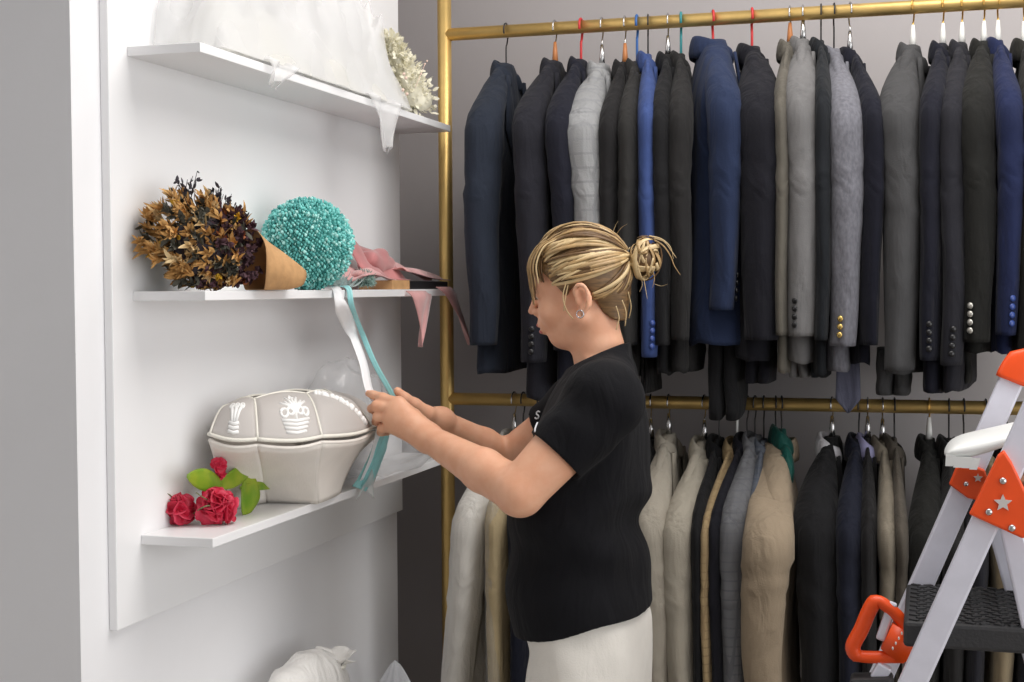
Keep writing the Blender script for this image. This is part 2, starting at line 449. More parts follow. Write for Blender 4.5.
ju('solid mid grey suit jacket standing apart, on the first gold hook', C['midgrey'], 913, ZU, (895, 44), 370, 374, 'gold', 'solid mid grey jacket', drop=.085)
ju('midnight navy suit jacket with black cuff buttons, right after the solid mid grey one', C['ink2'], 943, ZU, (929, 30), 360, 392, 'gold', 'midnight navy jacket', bt='k', drop=.085)
ju('soft charcoal suit jacket between the midnight navy and the silver buttoned black one', C['char2'], 962, ZU, (950, 32), 365, 390, 'gold', 'soft charcoal jacket', bt='k', drop=.085)
ju('black suit jacket with shiny silver cuff buttons above the stepladder', C['black4'], 984, ZU, (973, 38), 342, 352, 'gold', 'black jacket with silver buttons', bt='s', btx=-110, drop=.085)
ju('deep navy blue suit jacket, last blue one on the upper rail above the stepladder', C['navy2'], 998, ZU, (1006, 30), 335, 352, 'gold', 'deep navy blue jacket', bt='b', btx=-70, drop=.085)
ju('brownish black jacket cut off at the edge, furthest from the gold post', C['brownblack'], 1024, ZU, (1030, 30), 350, 380, 'gold', 'brownish black jacket', drop=.09)

# trousers and a tie hanging below the jackets
def trousers(hook, cx, wpx, bottom, top_y, m, label, dy=0, w=.10, yc=-.04, tilt=0):
    y0 = YR+yc
    p = atY(cx, bottom, y0-w); q = atY(cx, top_y, y0-w); T = abs(atY(cx+wpx/2, bottom, y0-w).x-atY(cx-wpx/2, bottom, y0-w).x)
    t = thing('folded_trousers', (p.x, y0, p.z), label, 'trousers', 'trousers hanging under the jackets')
    H = q.z-p.z
    for s in (-1, 1):
        rings = []
        for i in range(10):
            f = i/9
            ring = []
            for j in range(20):
                a = 2*PI*j/20
                ca, sa = cos(a), sin(a)
                e = 1 if 0 < i < 9 else .93
                x = s*T*.22+T*.24*math.copysign(abs(ca)**.6, ca)*e+.006*nz((f*3, sa, s), 1, JN[0]+hook)
                y = w*math.copysign(abs(sa)**.6, sa)*e*(1-.1*f)
                zz = (f*H + tilt*y/w if i < 9 else f*H)
                ring.append((x+p.x, y+y0, zz+p.z))
            rings.append(ring)
        MB().loft(rings).build('trouser_leg', m, t, org=t.location)
    return t
trousers(720, 722, 36, 416, 330, C['black2'], 'black folded trousers drooping onto the lower rail under the navy blue jacket', tilt=.012)
trousers(757, 756, 30, 384, 330, C['ink'], 'ink dark folded trousers peeking out under the jacket with gold buttons')
trousers(645, 643, 10, 394, 330, C['black'], 'thin black folded trousers behind the woman\'s shoulder, under the royal blue jacket')
trousers(690, 682, 26, 372, 330, C['black3'], 'black folded trousers under the black jacket on the teal hook')
trousers(795, 797, 24, 378, 325, C['grey'], 'mid grey folded trousers under the plain grey jacket with black buttons')
trousers(815, 818, 20, 378, 325, C['dkslate'], 'dark slate folded trousers just before the grey tie')
trousers(885, 893, 40, 396, 350, C['midgrey'], 'mid grey folded trousers under the solid mid grey jacket')
trousers(935, 936, 24, 392, 350, C['ink2'], 'midnight navy folded trousers under the midnight navy jacket')
trousers(968, 962, 22, 384, 330, C['black4'], 'black folded trousers under the jacket with silver buttons')
# tie
yt = YR-.115
a_, b_ = atY(848, 300, yt), atY(848, 413, yt); hw = abs(atY(861, 380, yt).x-b_.x)
t = thing('necktie', b_, 'long slate grey pointed necktie hanging under the marled silver grey jacket', 'tie')
tie_m = cloth('tie_silk', (92, 94, 112), .55)
MB().sheet(lambda u, v: V((b_.x+(v-.5)*2*hw*(min(1, u/.12)*.999+.001)*(1-.25*u), yt+.004*sin(v*PI), b_.z+(a_.z-b_.z)*u)), 24, 6).build('blade', tie_m, t, org=t.location, solid=.004)

# ---- lower rail
cm('ivory', (228, 225, 218), var=.04); cm('tan', (186, 168, 132)); cm('cream', (162, 155, 142), var=.05); cm('cream2', (165, 158, 144), var=.05)
cm('sand', (165, 143, 108), var=.12, check=(.018, (152, 130, 98))); cm('gchk', (106, 107, 110), check=(.02, (98, 99, 103))); cm('bgrey', (92, 97, 106), check=(.02, (82, 88, 100)))
cm('beige', (155, 139, 118), var=.04); cm('teal', (22, 80, 72), rough=.5); cm('navyl', (26, 29, 42)); cm('khaki', (127, 119, 105)); cm('taupe', (83, 77, 69)); cm('tan2', (130, 117, 94))
cm('shirt', (195, 193, 197), var=.03)
def jl(*a, name='suit_jacket', cat='jacket', **k):
    k.setdefault('rail', 'lower'); k.setdefault('ymid', 560); return jacket(name, cat, *a, **k)
jl('ivory white flared coat hanging beside the gold post, below the woman\'s forearm', C['ivory'], 512, ZL, (480, 36), 760, 820, 'steel', 'ivory white coat beside the post', flare=.5, lean=.10, ymid=520, drop=.08, lap=False, name='dress_coat', cat='coat')
jl('tan jacket inside a clear plastic cover, in front of the woman\'s belly', C['tan'], 521, ZL, (496, 26), 740, 790, 'black', 'tan jacket in clear plastic', drop=.08)
jl('dark navy jacket half hidden between the plastic covered tan one and the woman', C['navyl'], 537, ZL, (518, 22), 740, 790, 'black', 'navy jacket before the woman', drop=.08)
jl('black jacket just behind the woman\'s elbow, beside the first cream one', C['black'], 650, ZL, (642, 24), 740, 790, 'steel', 'black jacket behind the woman', drop=.085, ymid=500)
jl('cream jacket next to the woman\'s back, first of the two cream ones', C['cream'], 668, ZL, (651, 36), 740, 790, 'steel', 'cream jacket next to the woman\'s back', drop=.072)
jl('cream jacket further from the woman\'s back, beside the black and sand ones', C['cream2'], 704, ZL, (677, 36), 740, 790, 'steel', 'cream jacket beside the sand one', drop=.085)
jl('black jacket between the second cream one and the sand checked one', C['black2'], 719, ZL, (699, 16), 740, 790, 'black', 'black jacket after the second cream one', drop=.08)
jl('sand coloured checked jacket on a white plastic hook of the lower rail', C['sand'], 737, ZL, (708, 18), 740, 790, 'white', 'sand checked jacket', drop=.085)
jl('black jacket between the sand checked one and the grey checked one', C['ink'], 747, ZL, (718, 18), 740, 790, 'black', 'black jacket after the sand one', drop=.075)
jl('grey checked jacket of the lower rail between black and blue grey ones', C['gchk'], 755, ZL, (733, 32), 740, 790, 'black', 'grey checked jacket', drop=.072)
jl('blue grey checked jacket just before the large beige one', C['bgrey'], 764, ZL, (754, 20), 740, 790, 'black', 'blue grey jacket', drop=.08)
jl('large beige jacket with a flap pocket, spread widest on the lower rail', C['beige'], 776, ZL, (781, 52), 700, 760, 'black', 'large beige jacket', drop=.085, pocket=True, thick=.13, flare=1.1, front=-1, shw=.25, lean=.03)
jl('teal satin garment peeping out behind the shoulder of the beige jacket', C['teal'], 782, ZL, (786, 22), 478, 492, 'black', 'teal satin garment', drop=.055, lap=False, ymid=460, thick=.045, shw=.10, name='satin_blouse', cat='blouse')
jl('black jacket with a standing white shirt collar on the lower rail', C['black2'], 833, ZL, (813, 46), 740, 790, 'steel', 'black jacket with white collar', drop=.07, collar_m=C['shirt'])
jl('deep navy jacket beside the black one with the white collar', C['navyl'], 860, ZL, (848, 32), 740, 790, 'black', 'deep navy jacket beside the white collar', drop=.07)
jl('black jacket with a pale lilac collar before the khaki one', C['black'], 869, ZL, (867, 18), 740, 790, 'steel', 'black jacket with lilac collar', drop=.07, collar_m=mat('lilac_shirt', (150, 148, 184), .7))
jl('rumpled khaki jacket between dark ones on the lower rail', C['khaki'], 884, ZL, (886, 22), 620, 700, 'steel', 'rumpled khaki jacket', drop=.075)
jl('taupe jacket just behind the rumpled khaki one', C['taupe'], 896, ZL, (899, 16), 640, 700, 'black', 'taupe jacket behind the khaki one', drop=.07)
jl('black jacket on a brass coloured hook left of the stepladder', C['black4'], 931, ZL, (922, 36), 740, 790, 'gold', 'black jacket left of the stepladder', drop=.07)
jl('black jacket hanging behind the far stile of the stepladder', C['black3'], 951, ZL, (950, 26), 740, 790, 'black', 'black jacket behind the far stile', drop=.07)
jl('charcoal jacket hanging between the two stepladder stiles', C['char2'], 966, ZL, (974, 24), 740, 790, 'black', 'charcoal jacket behind the stepladder', drop=.075)
jl('tan jacket seen between the stepladder rails above the black step', C['tan2'], 988, ZL, (1000, 28), 740, 790, 'steel', 'tan jacket behind the stepladder', drop=.085)
jl('ink dark jacket at the end of the lower rail behind the stepladder top', C['ink2'], 1010, ZL, (1026, 26), 740, 790, 'black', 'ink dark jacket behind the stepladder top', drop=.08)
# clear cover over the tan jacket
film = mat('clear_film', (225, 228, 230), .12, alpha=.16, spec=.9, bump=.9, bscale=28, stretch=(1, 1, .35), coat=.5)
hx = atY(521, 30, YR).x
sp = atY(496, 560, YR-.21)
yawc = math.atan2(sp.x-hx, .21)
t = thing('garment_cover', (hx, YR, ZL), 'crinkled clear plastic cover pulled over the tan jacket near the gold post', 'garment cover', None, yawc)
rings = []
for i in range(26):
    f = i/25; zz = -.085-.92*f
    w = .05+.215*min(1, f/.10)**.7; tx = .02+.022*min(1, f/.08)
    rings.append([(tx*cos(a)*(1+.2*nz((cos(a)*3, sin(a)*3, f*14), 1, 3)), w*sin(a)*(1+.03*nz((cos(a)*3, sin(a)*3, f*18), 1, 5)), zz) for a in [2*PI*j/40 for j in range(40)]])
MB().loft(rings, True, False).build('film', film, t)
# ------------------------------------------------------------------ woman
class Grid:
    def __init__(s, lo, hi, h):
        s.lo = np.array(lo, np.float32); s.h = h
        s.n = np.ceil((np.array(hi)-np.array(lo))/h).astype(int)+1
        s.a = np.full(s.n, 1.0, np.float32)
    def sl(s, lo, hi):
        i0 = np.clip(np.floor((np.array(lo)-s.lo)/s.h).astype(int), 0, s.n); i1 = np.clip(np.ceil((np.array(hi)-s.lo)/s.h).astype(int)+1, 0, s.n)
        if (i1 <= i0).any(): return None, None
        ax = [s.lo[k]+s.h*np.arange(i0[k], i1[k], dtype=np.float32) for k in range(3)]
        return tuple(slice(i0[k], i1[k]) for k in range(3)), (ax[0][:, None, None], ax[1][None, :, None], ax[2][None, None, :])
    def put(s, lo, hi, fn, k=.012, op='add', mg=None):
        mg = (2*k+.012) if mg is None else mg
        S, X = s.sl(np.array(lo)-mg, np.array(hi)+mg)
        if S is None: return
        d = fn(*X); A = s.a[S]
        if op == 'add':
            hh = np.clip(.5+.5*(A-d)/k, 0, 1); s.a[S] = A*(1-hh)+d*hh - k*hh*(1-hh)
        elif op == 'sub':
            hh = np.clip(.5-.5*(A+d)/k, 0, 1); s.a[S] = A*(1-hh)-d*hh + k*hh*(1-hh)
        elif op == 'int':
            s.a[S] = np.maximum(A, d)
    def cone(s, a, b, r1, r2, k=.012, op='add'):
        a = np.array(a, np.float32); b = np.array(b, np.float32); ab = b-a; L = float(ab@ab)+1e-12; r = max(r1, r2)
        def fn(x, y, z):
            t = np.clip(((x-a[0])*ab[0]+(y-a[1])*ab[1]+(z-a[2])*ab[2])/L, 0, 1)
            return np.sqrt((x-a[0]-t*ab[0])**2+(y-a[1]-t*ab[1])**2+(z-a[2]-t*ab[2])**2)-(r1+(r2-r1)*t)
        s.put(np.minimum(a, b)-r, np.maximum(a, b)+r, fn, k, op)
    def chain(s, P, R, k=.012):
        for i in range(len(P)-1): s.cone(P[i], P[i+1], R[i], R[i+1], k)
    def ell(s, c, r, k=.012, M=None, op='add'):
        c = np.array(c, np.float32); r = np.array(r, np.float32); M = np.eye(3) if M is None else np.array(M); q = float(r.max())
        def fn(x, y, z):
            dx, dy, dz = x-c[0], y-c[1], z-c[2]
            u = [M[i][0]*dx+M[i][1]*dy+M[i][2]*dz for i in range(3)]
            k0 = np.sqrt((u[0]/r[0])**2+(u[1]/r[1])**2+(u[2]/r[2])**2)
            k1 = np.sqrt((u[0]/r[0]**2)**2+(u[1]/r[1]**2)**2+(u[2]/r[2]**2)**2)+1e-9
            return k0*(k0-1)/k1
        s.put(c-q, c+q, fn, k, op)
    def sections(s, Z, CX, CY, A, B, off=0, k=.02, wr=None, p=2.0):
        z0, z1 = min(Z), max(Z); o = np.argsort(Z); g = lambda t: np.array(t)[o]
        zz = g(Z)
        def fn(x, y, z):
            # smooth interpolation of the sections
            f = lambda t: np.interp(z, np.linspace(z0, z1, 160), sm(np.interp(np.linspace(z0, z1, 160), zz, g(t)))).astype(np.float32)
            def sm(v):
                kx = np.hanning(25); kx /= kx.sum(); return np.convolve(np.pad(v, 12, mode='edge'), kx, 'valid')
            a = f(A)+off; b = f(B)+off; u = np.abs((x-f(CX))/a); v = np.abs((y-f(CY))/b)
            q = (u**p+v**p)**(1/p)
            d = (q-1)*np.minimum(a, b)
            if wr is not None: d = d + wr(x, y, z)
            return np.maximum(d, np.maximum(z-z1, z0-z))
        s.put((min(CX)-max(A)-off, min(CY)-max(B)-off, z0), (max(CX)+max(A)+off, max(CY)+max(B)+off, z1), fn, k)
    def mesh(s, name, m, parent, org, smooth=1):
        a = s.a; ins = a < 0
        c = sum(ins[i:ins.shape[0]-1+i, j:ins.shape[1]-1+j, k:ins.shape[2]-1+k].astype(np.int8) for i in (0, 1) for j in (0, 1) for k in (0, 1))
        act = (c > 0) & (c < 8); I = np.argwhere(act); idx = np.full(act.shape, -1, np.int32); idx[act] = np.arange(len(I))
        P = np.zeros((len(I), 3)); cnt = np.zeros(len(I))
        cor = [(i, j, k) for i in (0, 1) for j in (0, 1) for k in (0, 1)]
        val = {q: a[I[:, 0]+q[0], I[:, 1]+q[1], I[:, 2]+q[2]] for q in cor}
        for q in cor:
            for ax in range(3):
                if q[ax] == 0:
                    e = list(q); e[ax] = 1; e = tuple(e); va, vb = val[q], val[e]
                    x = (va < 0) != (vb < 0); t = np.where(x, va/np.where(x, va-vb, 1), 0)
                    for d in range(3): P[:, d] += np.where(x, q[d]+(t if d == ax else 0), 0)
                    cnt += x
        P = (I+P/cnt[:, None])*s.h+s.lo
        Fs = []
        for ax in range(3):
            u, w_ = [(1, 2), (2, 0), (0, 1)][ax]
            sa = [slice(None)]*3; sb = [slice(None)]*3; sa[ax] = slice(0, -1); sb[ax] = slice(1, None)
            A_, B_ = ins[tuple(sa)], ins[tuple(sb)]; x = A_ != B_
            E = np.argwhere(x); E = E[(E[:, u] > 0) & (E[:, w_] > 0) & (E[:, u] < act.shape[u]) & (E[:, w_] < act.shape[w_])]
            fl = A_[tuple(E.T)]
            def at(du, dw):
                q = E.copy(); q[:, u] -= du; q[:, w_] -= dw; return idx[tuple(q.T)]
            Q = np.stack([at(1, 1), at(0, 1), at(0, 0), at(1, 0)], 1)
            Q[~fl] = Q[~fl][:, ::-1]
            Fs.append(Q[(Q >= 0).all(1)])
        Q = np.concatenate(Fs)
        for _ in range(smooth):
            acc = np.zeros_like(P); n = np.zeros(len(P))
            for i in range(4):
                np.add.at(acc, Q[:, i], P[Q[:, (i+1) % 4]]); np.add.at(n, Q[:, i], 1)
                np.add.at(acc, Q[:, i], P[Q[:, i-1]]); np.add.at(n, Q[:, i], 1)
            P = .5*P+.5*acc/np.maximum(n, 1)[:, None]
        s.P, s.Q = P, Q
        me = bpy.data.meshes.new(name); o = np.array(org)
        me.vertices.add(len(P)); me.vertices.foreach_set('co', (P-o).astype(np.float32).ravel())
        me.loops.add(len(Q)*4); me.loops.foreach_set('vertex_index', Q.ravel().astype(np.int32))
        me.polygons.add(len(Q)); me.polygons.foreach_set('loop_start', np.arange(len(Q), dtype=np.int32)*4)
        me.polygons.foreach_set('loop_total', np.full(len(Q), 4, np.int32)); me.polygons.foreach_set('use_smooth', np.ones(len(Q), bool))
        me.update(calc_edges=True); me.validate(); me.materials.append(m)
        ob = bpy.data.objects.new(name, me); col.objects.link(ob); ob.parent = parent
        return ob
YW = 2.58
def W(px, py, dy=0.0): return atY(px, py, YW+dy)
def A3(p): return np.array(tuple(p))
org = V((W(590, 500).x, YW, 0))
woman = thing('person', org, 'woman with a blond bun in black t-shirt and white trousers sorting ribbons at the shelves', 'person')
skin = mat('skin', (238, 184, 152), .48, sss=.12, rgb2=(231, 172, 139), vscale=35, bump=.06, bscale=220, spec=.35)
tee_m = cloth('black_tee', (15, 15, 19), .9, bump=.12, sheen=.03, fold=.3)
pant_m = cloth('white_trousers', (232, 228, 220), .85, var=.03, fold=.2)
hair_b = mat('hair_blond', (170, 140, 96), .38, var=.18, vscale=60, spec=.5)
hair_l = mat('hair_light', (214, 188, 142), .36, var=.1, vscale=60, spec=.5)
hair_d = mat('hair_brown', (104, 78, 50), .42, var=.2, vscale=60, spec=.4)

# head frame
PSI = math.radians(4); PHI = math.radians(4)
hL = V((-sin(PSI), -cos(PSI), 0)); hdg = V((-cos(PSI), sin(PSI), 0))
hF = hdg*cos(PHI)-V((0, 0, 1))*sin(PHI); hU = V((0, 0, 1))*cos(PHI)+hdg*sin(PHI)
ear = W(577, 295.5, -.075)
HM0 = ear-hL*.073
HR = np.array([tuple(hF), tuple(hL), tuple(hU)])
def H(f, l, u): return HM0+hF*f+hL*l+hU*u
def RotH(ax, deg):  # rotation in head frame, rows = local axes
    Rm = Matrix.Rotation(math.radians(deg), 3, ax)
    return np.array(Rm.transposed()) @ HR

def zsec(rows, sn=sin(TH), cs=cos(TH)):
    Z, CX, CY, A, B = [], [], [], [], []
    for y, f, b, bw in rows:
        p, q = W(f, y), W(b, y)
        c = W((f+b)/2, y); d = (c-CAM).dot(fwd); hw = (b-f)/2*d/F
        Z.append(c.z); CX.append(c.x); CY.append(YW); B.append(bw); A.append(max(.05, math.sqrt(max(1e-5, hw*hw-(bw*sn)**2))/cs))
    return Z, CX, CY, A, B
torso = [(358, 582, 628, .085), (372, 564, 636, .135), (384, 552, 640, .165), (400, 543, 644, .185), (415, 538, 647, .19), (440, 530, 649, .19), (480, 519, 648, .18), (520, 511, 644, .178), (545, 508, 646, .182),
         (570, 506, 651, .188), (597, 506, 655, .193), (625, 514, 656, .195), (652, 520, 656, .195)]
# near and far arm joints (picture positions, depth offsets)
shN = W(604, 402, -.165); elN = W(520, 492, -.235); wrN = W(428, 438, -.095)
shF = W(590, 402, .165); elF = W(507, 462, .21); wrF = W(441, 421, .075)
def arms(g):
    g.cone(shN, elN, .055, .043, .02)
    g.chain([elN, A3(elN)*.62+A3(wrN)*.38, wrN], [.0400, .0385, .0250], .012)
    g.cone(shF, elF, .053, .043, .02)
    g.chain([elF, A3(elF)*.62+A3(wrF)*.38, wrF], [.042, .038, .0225], .012)
HS = []
def hand(g, wr, fingers, thumb, palmr=.0155):
    for f in fingers: g.cone(wr, f[0], .021, .0135, .014)
    g.cone(wr, thumb[0], .020, .016, .014)
    for f in fingers: g.chain(f, [.0102, .0092, .0083, .0070][:len(f)], .004)
    g.chain(thumb, [.0150, .0122, .0106, .0082][:len(thumb)], .006)
nearF = [[W(399, 403, -.080), W(382, 397.5, -.078), W(374, 395, -.072), W(368.5, 393.5, -.064)],
         [W(393, 409, -.088), W(376, 405.5, -.086), W(371.5, 408.5, -.068), W(376, 413, -.052)],
         [W(390, 418, -.090), W(377.5, 416.5, -.083), W(376, 421.5, -.060), W(384, 424, -.046)],
         [W(392, 427, -.084), W(382, 428.5, -.076), W(381, 432, -.058), W(388, 432, -.046)]]
nearT = [W(413, 417, -.066), W(398, 405, -.048), W(383, 398.5, -.046), W(371.5, 394, -.050)]
farF = [[W(414, 412, .050), W(398, 409, .030), W(389, 404, .015), W(384, 400, -.004)],
        [W(412, 419, .055), W(396, 418, .035), W(388, 413, .014), W(386, 408, -.008)],
        [W(413, 426, .052), W(398, 427, .034), W(391, 422, .012), W(390, 417, -.008)],
        [W(416, 431, .044), W(404, 433, .028), W(398, 429, .012), W(397, 425, -.002)]]
farT = [W(428, 414, .034), W(415, 404.5, .012), W(404.5, 398, -.004), W(397.5, 391, -.014)]

g = Grid((W(360, 400).x-.03, YW-.36, -.01), (W(668, 500).x+.04, YW+.36, W(600, 212).z), .003)
Z, CX, CY, A, B = zsec(torso)
g.sections(Z, CX, CY, [a-.026 for a in A], [b-.026 for b in B], 0, .015)
# hips, legs, feet
hz = Z[-1]; hx = CX[-1]
for s in (-1, 1):
    hip = V((hx+.01, YW+s*.092, hz)); kn = V((hx-.005, YW+s*.085, .47)); an = V((hx+.025, YW+s*.08, .085))
    g.cone(hip, kn, .080, .054, .015); g.chain([kn, kn.lerp(an, .35)+V((.015, 0, 0)), an], [.056, .055, .036], .03)
    g.cone(an+V((.02, 0, -.045)), an+V((-.14, 0, -.058)), .034, .026, .03)
# neck
nkB = W(599, 352, 0); nkT = H(-.004, 0, -.035)
g.chain([W(601, 374), nkB, nkT], [.048, .0455, .047], .015)
g.cone(W(604, 378, -.02), shN, .034, .046, .02); g.cone(W(602, 378, .02), shF, .034, .046, .02)
# head
g.ell(H(.016, 0, .042), (.086, .068, .079), .015, HR)
g.ell(H(.044, 0, .000), (.054, .053, .074), .015, HR)
g.ell(H(.048, 0, -.036), (.042, .044, .044), .015, HR)
g.cone(H(.0655, .004, -.072), H(.0655, -.004, -.072), .0145, .0145, .018)
for s in (-1, 1):
    g.cone(H(.008, s*.050, -.040), H(.054, s*.016, -.074), .015, .013, .02)
    g.ell(H(.064, s*.031, -.024), (.024, .023, .024), .015, HR)
    g.cone(H(.094, s*.012, .028), H(.078, s*.046, .026), .010, .010, .012)
    g.ell(H(.095, s*.030, .010), (.012, .014, .010), .008, HR, 'sub')
    g.ell(H(.0815, s*.031, .009), (.0125, .0145, .0125), .004, HR)
    g.cone(H(.092, s*.018, .0045), H(.084, s*.044, .006), .0035, .003, .005)
    g.ell(H(.101, s*.0105, -.025), (.009, .0072, .0072), .006, HR)
    # ear: disc, rim, lobe, hollow
    E = RotH('Y', 10)
    eo = lambda f, l, u: H(-.012+(f+.012)*.82, s*l, -.006+(u-.004)*.80)
    g.ell(eo(-.012, .071, .004), (.0155, .0065, .0245), .005, E)
    g.ell(eo(-.008, .079, .004), (.0085, .0065, .0135), .004, E, 'sub')
    rim = [eo(.006, .076, .010), eo(.004, .080, .026), eo(-.005, .083, .035), eo(-.017, .084, .033), eo(-.026, .085, .020), eo(-.026, .084, .004), eo(-.021, .081, -.012), eo(-.012, .077, -.024)]
    g.chain(crom(rim, 3), [.0032]*22, .003)
    g.ell(eo(-.008, .075, -.027), (.0062, .0050, .0085), .005, HR)
    g.ell(eo(.003, .074, -.002), (.0038, .0045, .007), .004, HR)
g.ell(H(.030, 0, -.080), (.036, .034, .018), .02, HR)
g.chain([H(.094, 0, .022), H(.1025, 0, .002), H(.1150, 0, -.0215)], [.007, .0068, .0072], .009)
g.ell(H(.088, 0, -.048), (.015, .024, .016), .012, HR)
g.ell(H(.0955, 0, -.0490), (.0075, .019, .0062), .004, HR)
g.ell(H(.0905, 0, -.0610), (.0085, .017, .0066), .004, HR)
g.ell(H(.1020, 0, -.0548), (.010, .026, .0016), .003, HR, 'sub')
arms(g)
hand(g, wrN, nearF, nearT); hand(g, wrF, farF, farT)
body = g.mesh('body', skin, woman, org, 2)
bv = BVHTree.FromPolygons([V(p) for p in g.P], [tuple(q) for q in g.Q])
# lips, eyes and brow in their own colour lie on the face
lip = mat('lips', (196, 112, 104), .4, sss=.1)
mb = MB()
mb.ball(H(.0978, 0, -.0488), (.0076, .0190, .0056), 14, 8, Matrix(HR).transposed()).ball(H(.0930, 0, -.0612), (.0084, .0172, .0060), 14, 8, Matrix(HR).transposed())
mb.build('lips', lip, woman, org=org)
eyw = mat('eye_white', (228, 222, 216), .25); lash = mat('lashes', (58, 44, 36), .7)
for s in (-1, 1):
    e = MB().ball(H(.0822, s*.031, .0075), (.0122, .0138, .0118), 14, 10, Matrix(HR).transposed()).build('eye', eyw, woman, org=org)
    mb = MB()
    P_ = [H(.0962-.0028*abs(t)**2*3-.012*max(0, t*s), s*.031+.0135*t, .0035-.0035*(1-t*t)) for t in (-1, -.6, -.2, .2, .6, 1)]
    mb.tube(P_, [.0006, .0014, .0016, .0016, .0014, .0006], 6).build('eyelashes', lash, e, org=org)
    q = [bv.find_nearest(H(.10, s*(.014+.034*t), .030+.006*sin(t*2.4)))[0] for t in (0, .25, .5, .75, 1)]
    MB().tube(crom(q, 3), [.0016]*3+[.0026]*8+[.0012]*2, 6).build('eyebrow', hair_d, woman, org=org)
# earring
steel = mat('earring_steel', (220, 220, 225), .15, metal=1)
ec = H(-.006, .081, -.034)
MB().tube([ec+hF*(.0068*cos(a))+hU*(.0068*sin(a)) for a in [2*PI*i/20 for i in range(21)]], .0012, 8).build('earring', steel, woman, org=org, label='small steel hoop earring')

# ---- t-shirt
def wrinkle(x, y, z):
    zz = (z-W(600, 560).z)
    d = .009*np.sin(38*z+9*y+12*x)*np.exp(-((z-W(600, 530).z)/.09)**2) + .007*np.sin(55*z-26*x+7*y)*np.exp(-((z-W(600, 505).z)/.05)**2)*np.clip((x-CX[6])/.05, 0, 1)
    return d + .003*np.sin(17*x+11*y+13*z) + .0025*np.sin(31*y-8*z+22*x)
t = Grid((W(495, 400).x-.02, YW-.36, W(600, 668).z), (W(668, 500).x+.03, YW+.36, W(600, 335).z), .003)
rows = [(342, 584, 622, .060)] + torso
Zt, CXt, CYt, At, Bt = zsec(rows)
t.sections(Zt, CXt, CYt, At, Bt, .002, .02, wrinkle)
dN = A3(elN)-A3(shN); dN /= np.linalg.norm(dN); dF = A3(elF)-A3(shF); dF /= np.linalg.norm(dF)
cufN = A3(W(556, 455.5, -.205)); cufF = A3(W(548, 430, .19))
def slv(shp, cuf, d, s):
    S = A3(shp)
    tmp = Grid(t.lo, t.lo+(t.n-1)*t.h, t.h)
    tmp.cone(A3(W(611, 376, s*.05)), S+np.array([.0, 0, .004]), .045, .066, .03)
    tmp.cone(S, cuf+d*.03, .069, .0555, .02)
    ax = [t.lo[k]+t.h*np.arange(t.n[k], dtype=np.float32) for k in range(3)]
    X, Y, Z_ = ax[0][:, None, None], ax[1][None, :, None], ax[2][None, None, :]
    pl = (X-cuf[0])*d[0]+(Y-cuf[1])*d[1]+(Z_-cuf[2])*d[2]
    wv = .0035*np.sin(70*pl+30*X)*np.exp(-((pl+.07)/.05)**2)
    n = tmp.a.shape
    tmp.a = np.maximum(tmp.a+wv, pl)
    m_ = t.a; k = .018
    hh = np.clip(.5+.5*(m_-tmp.a)/k, 0, 1); t.a = m_*(1-hh)+tmp.a*hh-k*hh*(1-hh)
    t.a = np.minimum(t.a, 1)
    t.cone(cuf-d*.035, cuf+d*.06, .0485, .0495, .004, 'sub')
slv(shN, cufN, dN, -1); slv(shF, cufF, dF, 1)
# neckline and hem
p0, p1 = A3(W(574, 366, -.03)), A3(W(622, 344, -.03)); tv = (p1-p0)/np.linalg.norm(p1-p0); nv = np.array([-tv[2], 0, tv[0]])
if nv[2] < 0: nv = -nv
h0, h1 = A3(W(527, 641, -.17)), A3(W(653, 617, -.12)); th = (h1-h0)/np.linalg.norm(h1-h0); nh = np.array([th[2], 0, -th[0]])
if nh[2] > 0: nh = -nh
ax = [t.lo[k]+t.h*np.arange(t.n[k], dtype=np.float32) for k in range(3)]
X, Y, Z_ = ax[0][:, None, None], ax[1][None, :, None], ax[2][None, None, :]
pl = (X-p0[0])*nv[0]+(Z_-p0[2])*nv[2]+.5*np.maximum(0, .06-np.abs(Y-YW))*0
t.a = np.maximum(t.a, pl)
ph = (X-h0[0])*nh[0]+(Z_-h0[2])*nh[2]+.004*np.sin(30*X+18*Y)
t.a = np.maximum(t.a, ph)
t.chain([nkB+V((-.01, 0, -.03)), nkB, nkB+V((-.01, 0, .05))], [.066, .064, .062], .004) if False else None
tee = t.mesh('t_shirt', tee_m, woman, org, 2)
bt_ = BVHTree.FromPolygons([V(p) for p in t.P], [tuple(q) for q in t.Q])
# printed letters on the chest, seen edge-on
ltr = mat('print_white', (232, 232, 236), .6)
def onchest(px, py, off=.0008):
    h = bt_.ray_cast(CAM, ray(px, py).normalized())
    return (h[0]+h[1]*off) if h[0] is not None else None
for pts in ([(537.6, 412.0), (536.0, 411.3), (534.4, 412.4), (534.3, 414.2), (535.7, 415.2), (536.6, 416.4), (536.0, 418.2), (534.0, 418.8), (532.8, 417.8)],
            [(535.4, 423.0), (534.0, 426), (533.0, 429), (532.8, 432)]):
    q = [onchest(x+2.5, y) for x, y in pts]
    q = [p for p in q if p is not None]
    if len(q) > 2: MB().tube(q, .0016, 6).build('printed_letter', ltr, tee, org=org, label='small white printed letter on the chest')

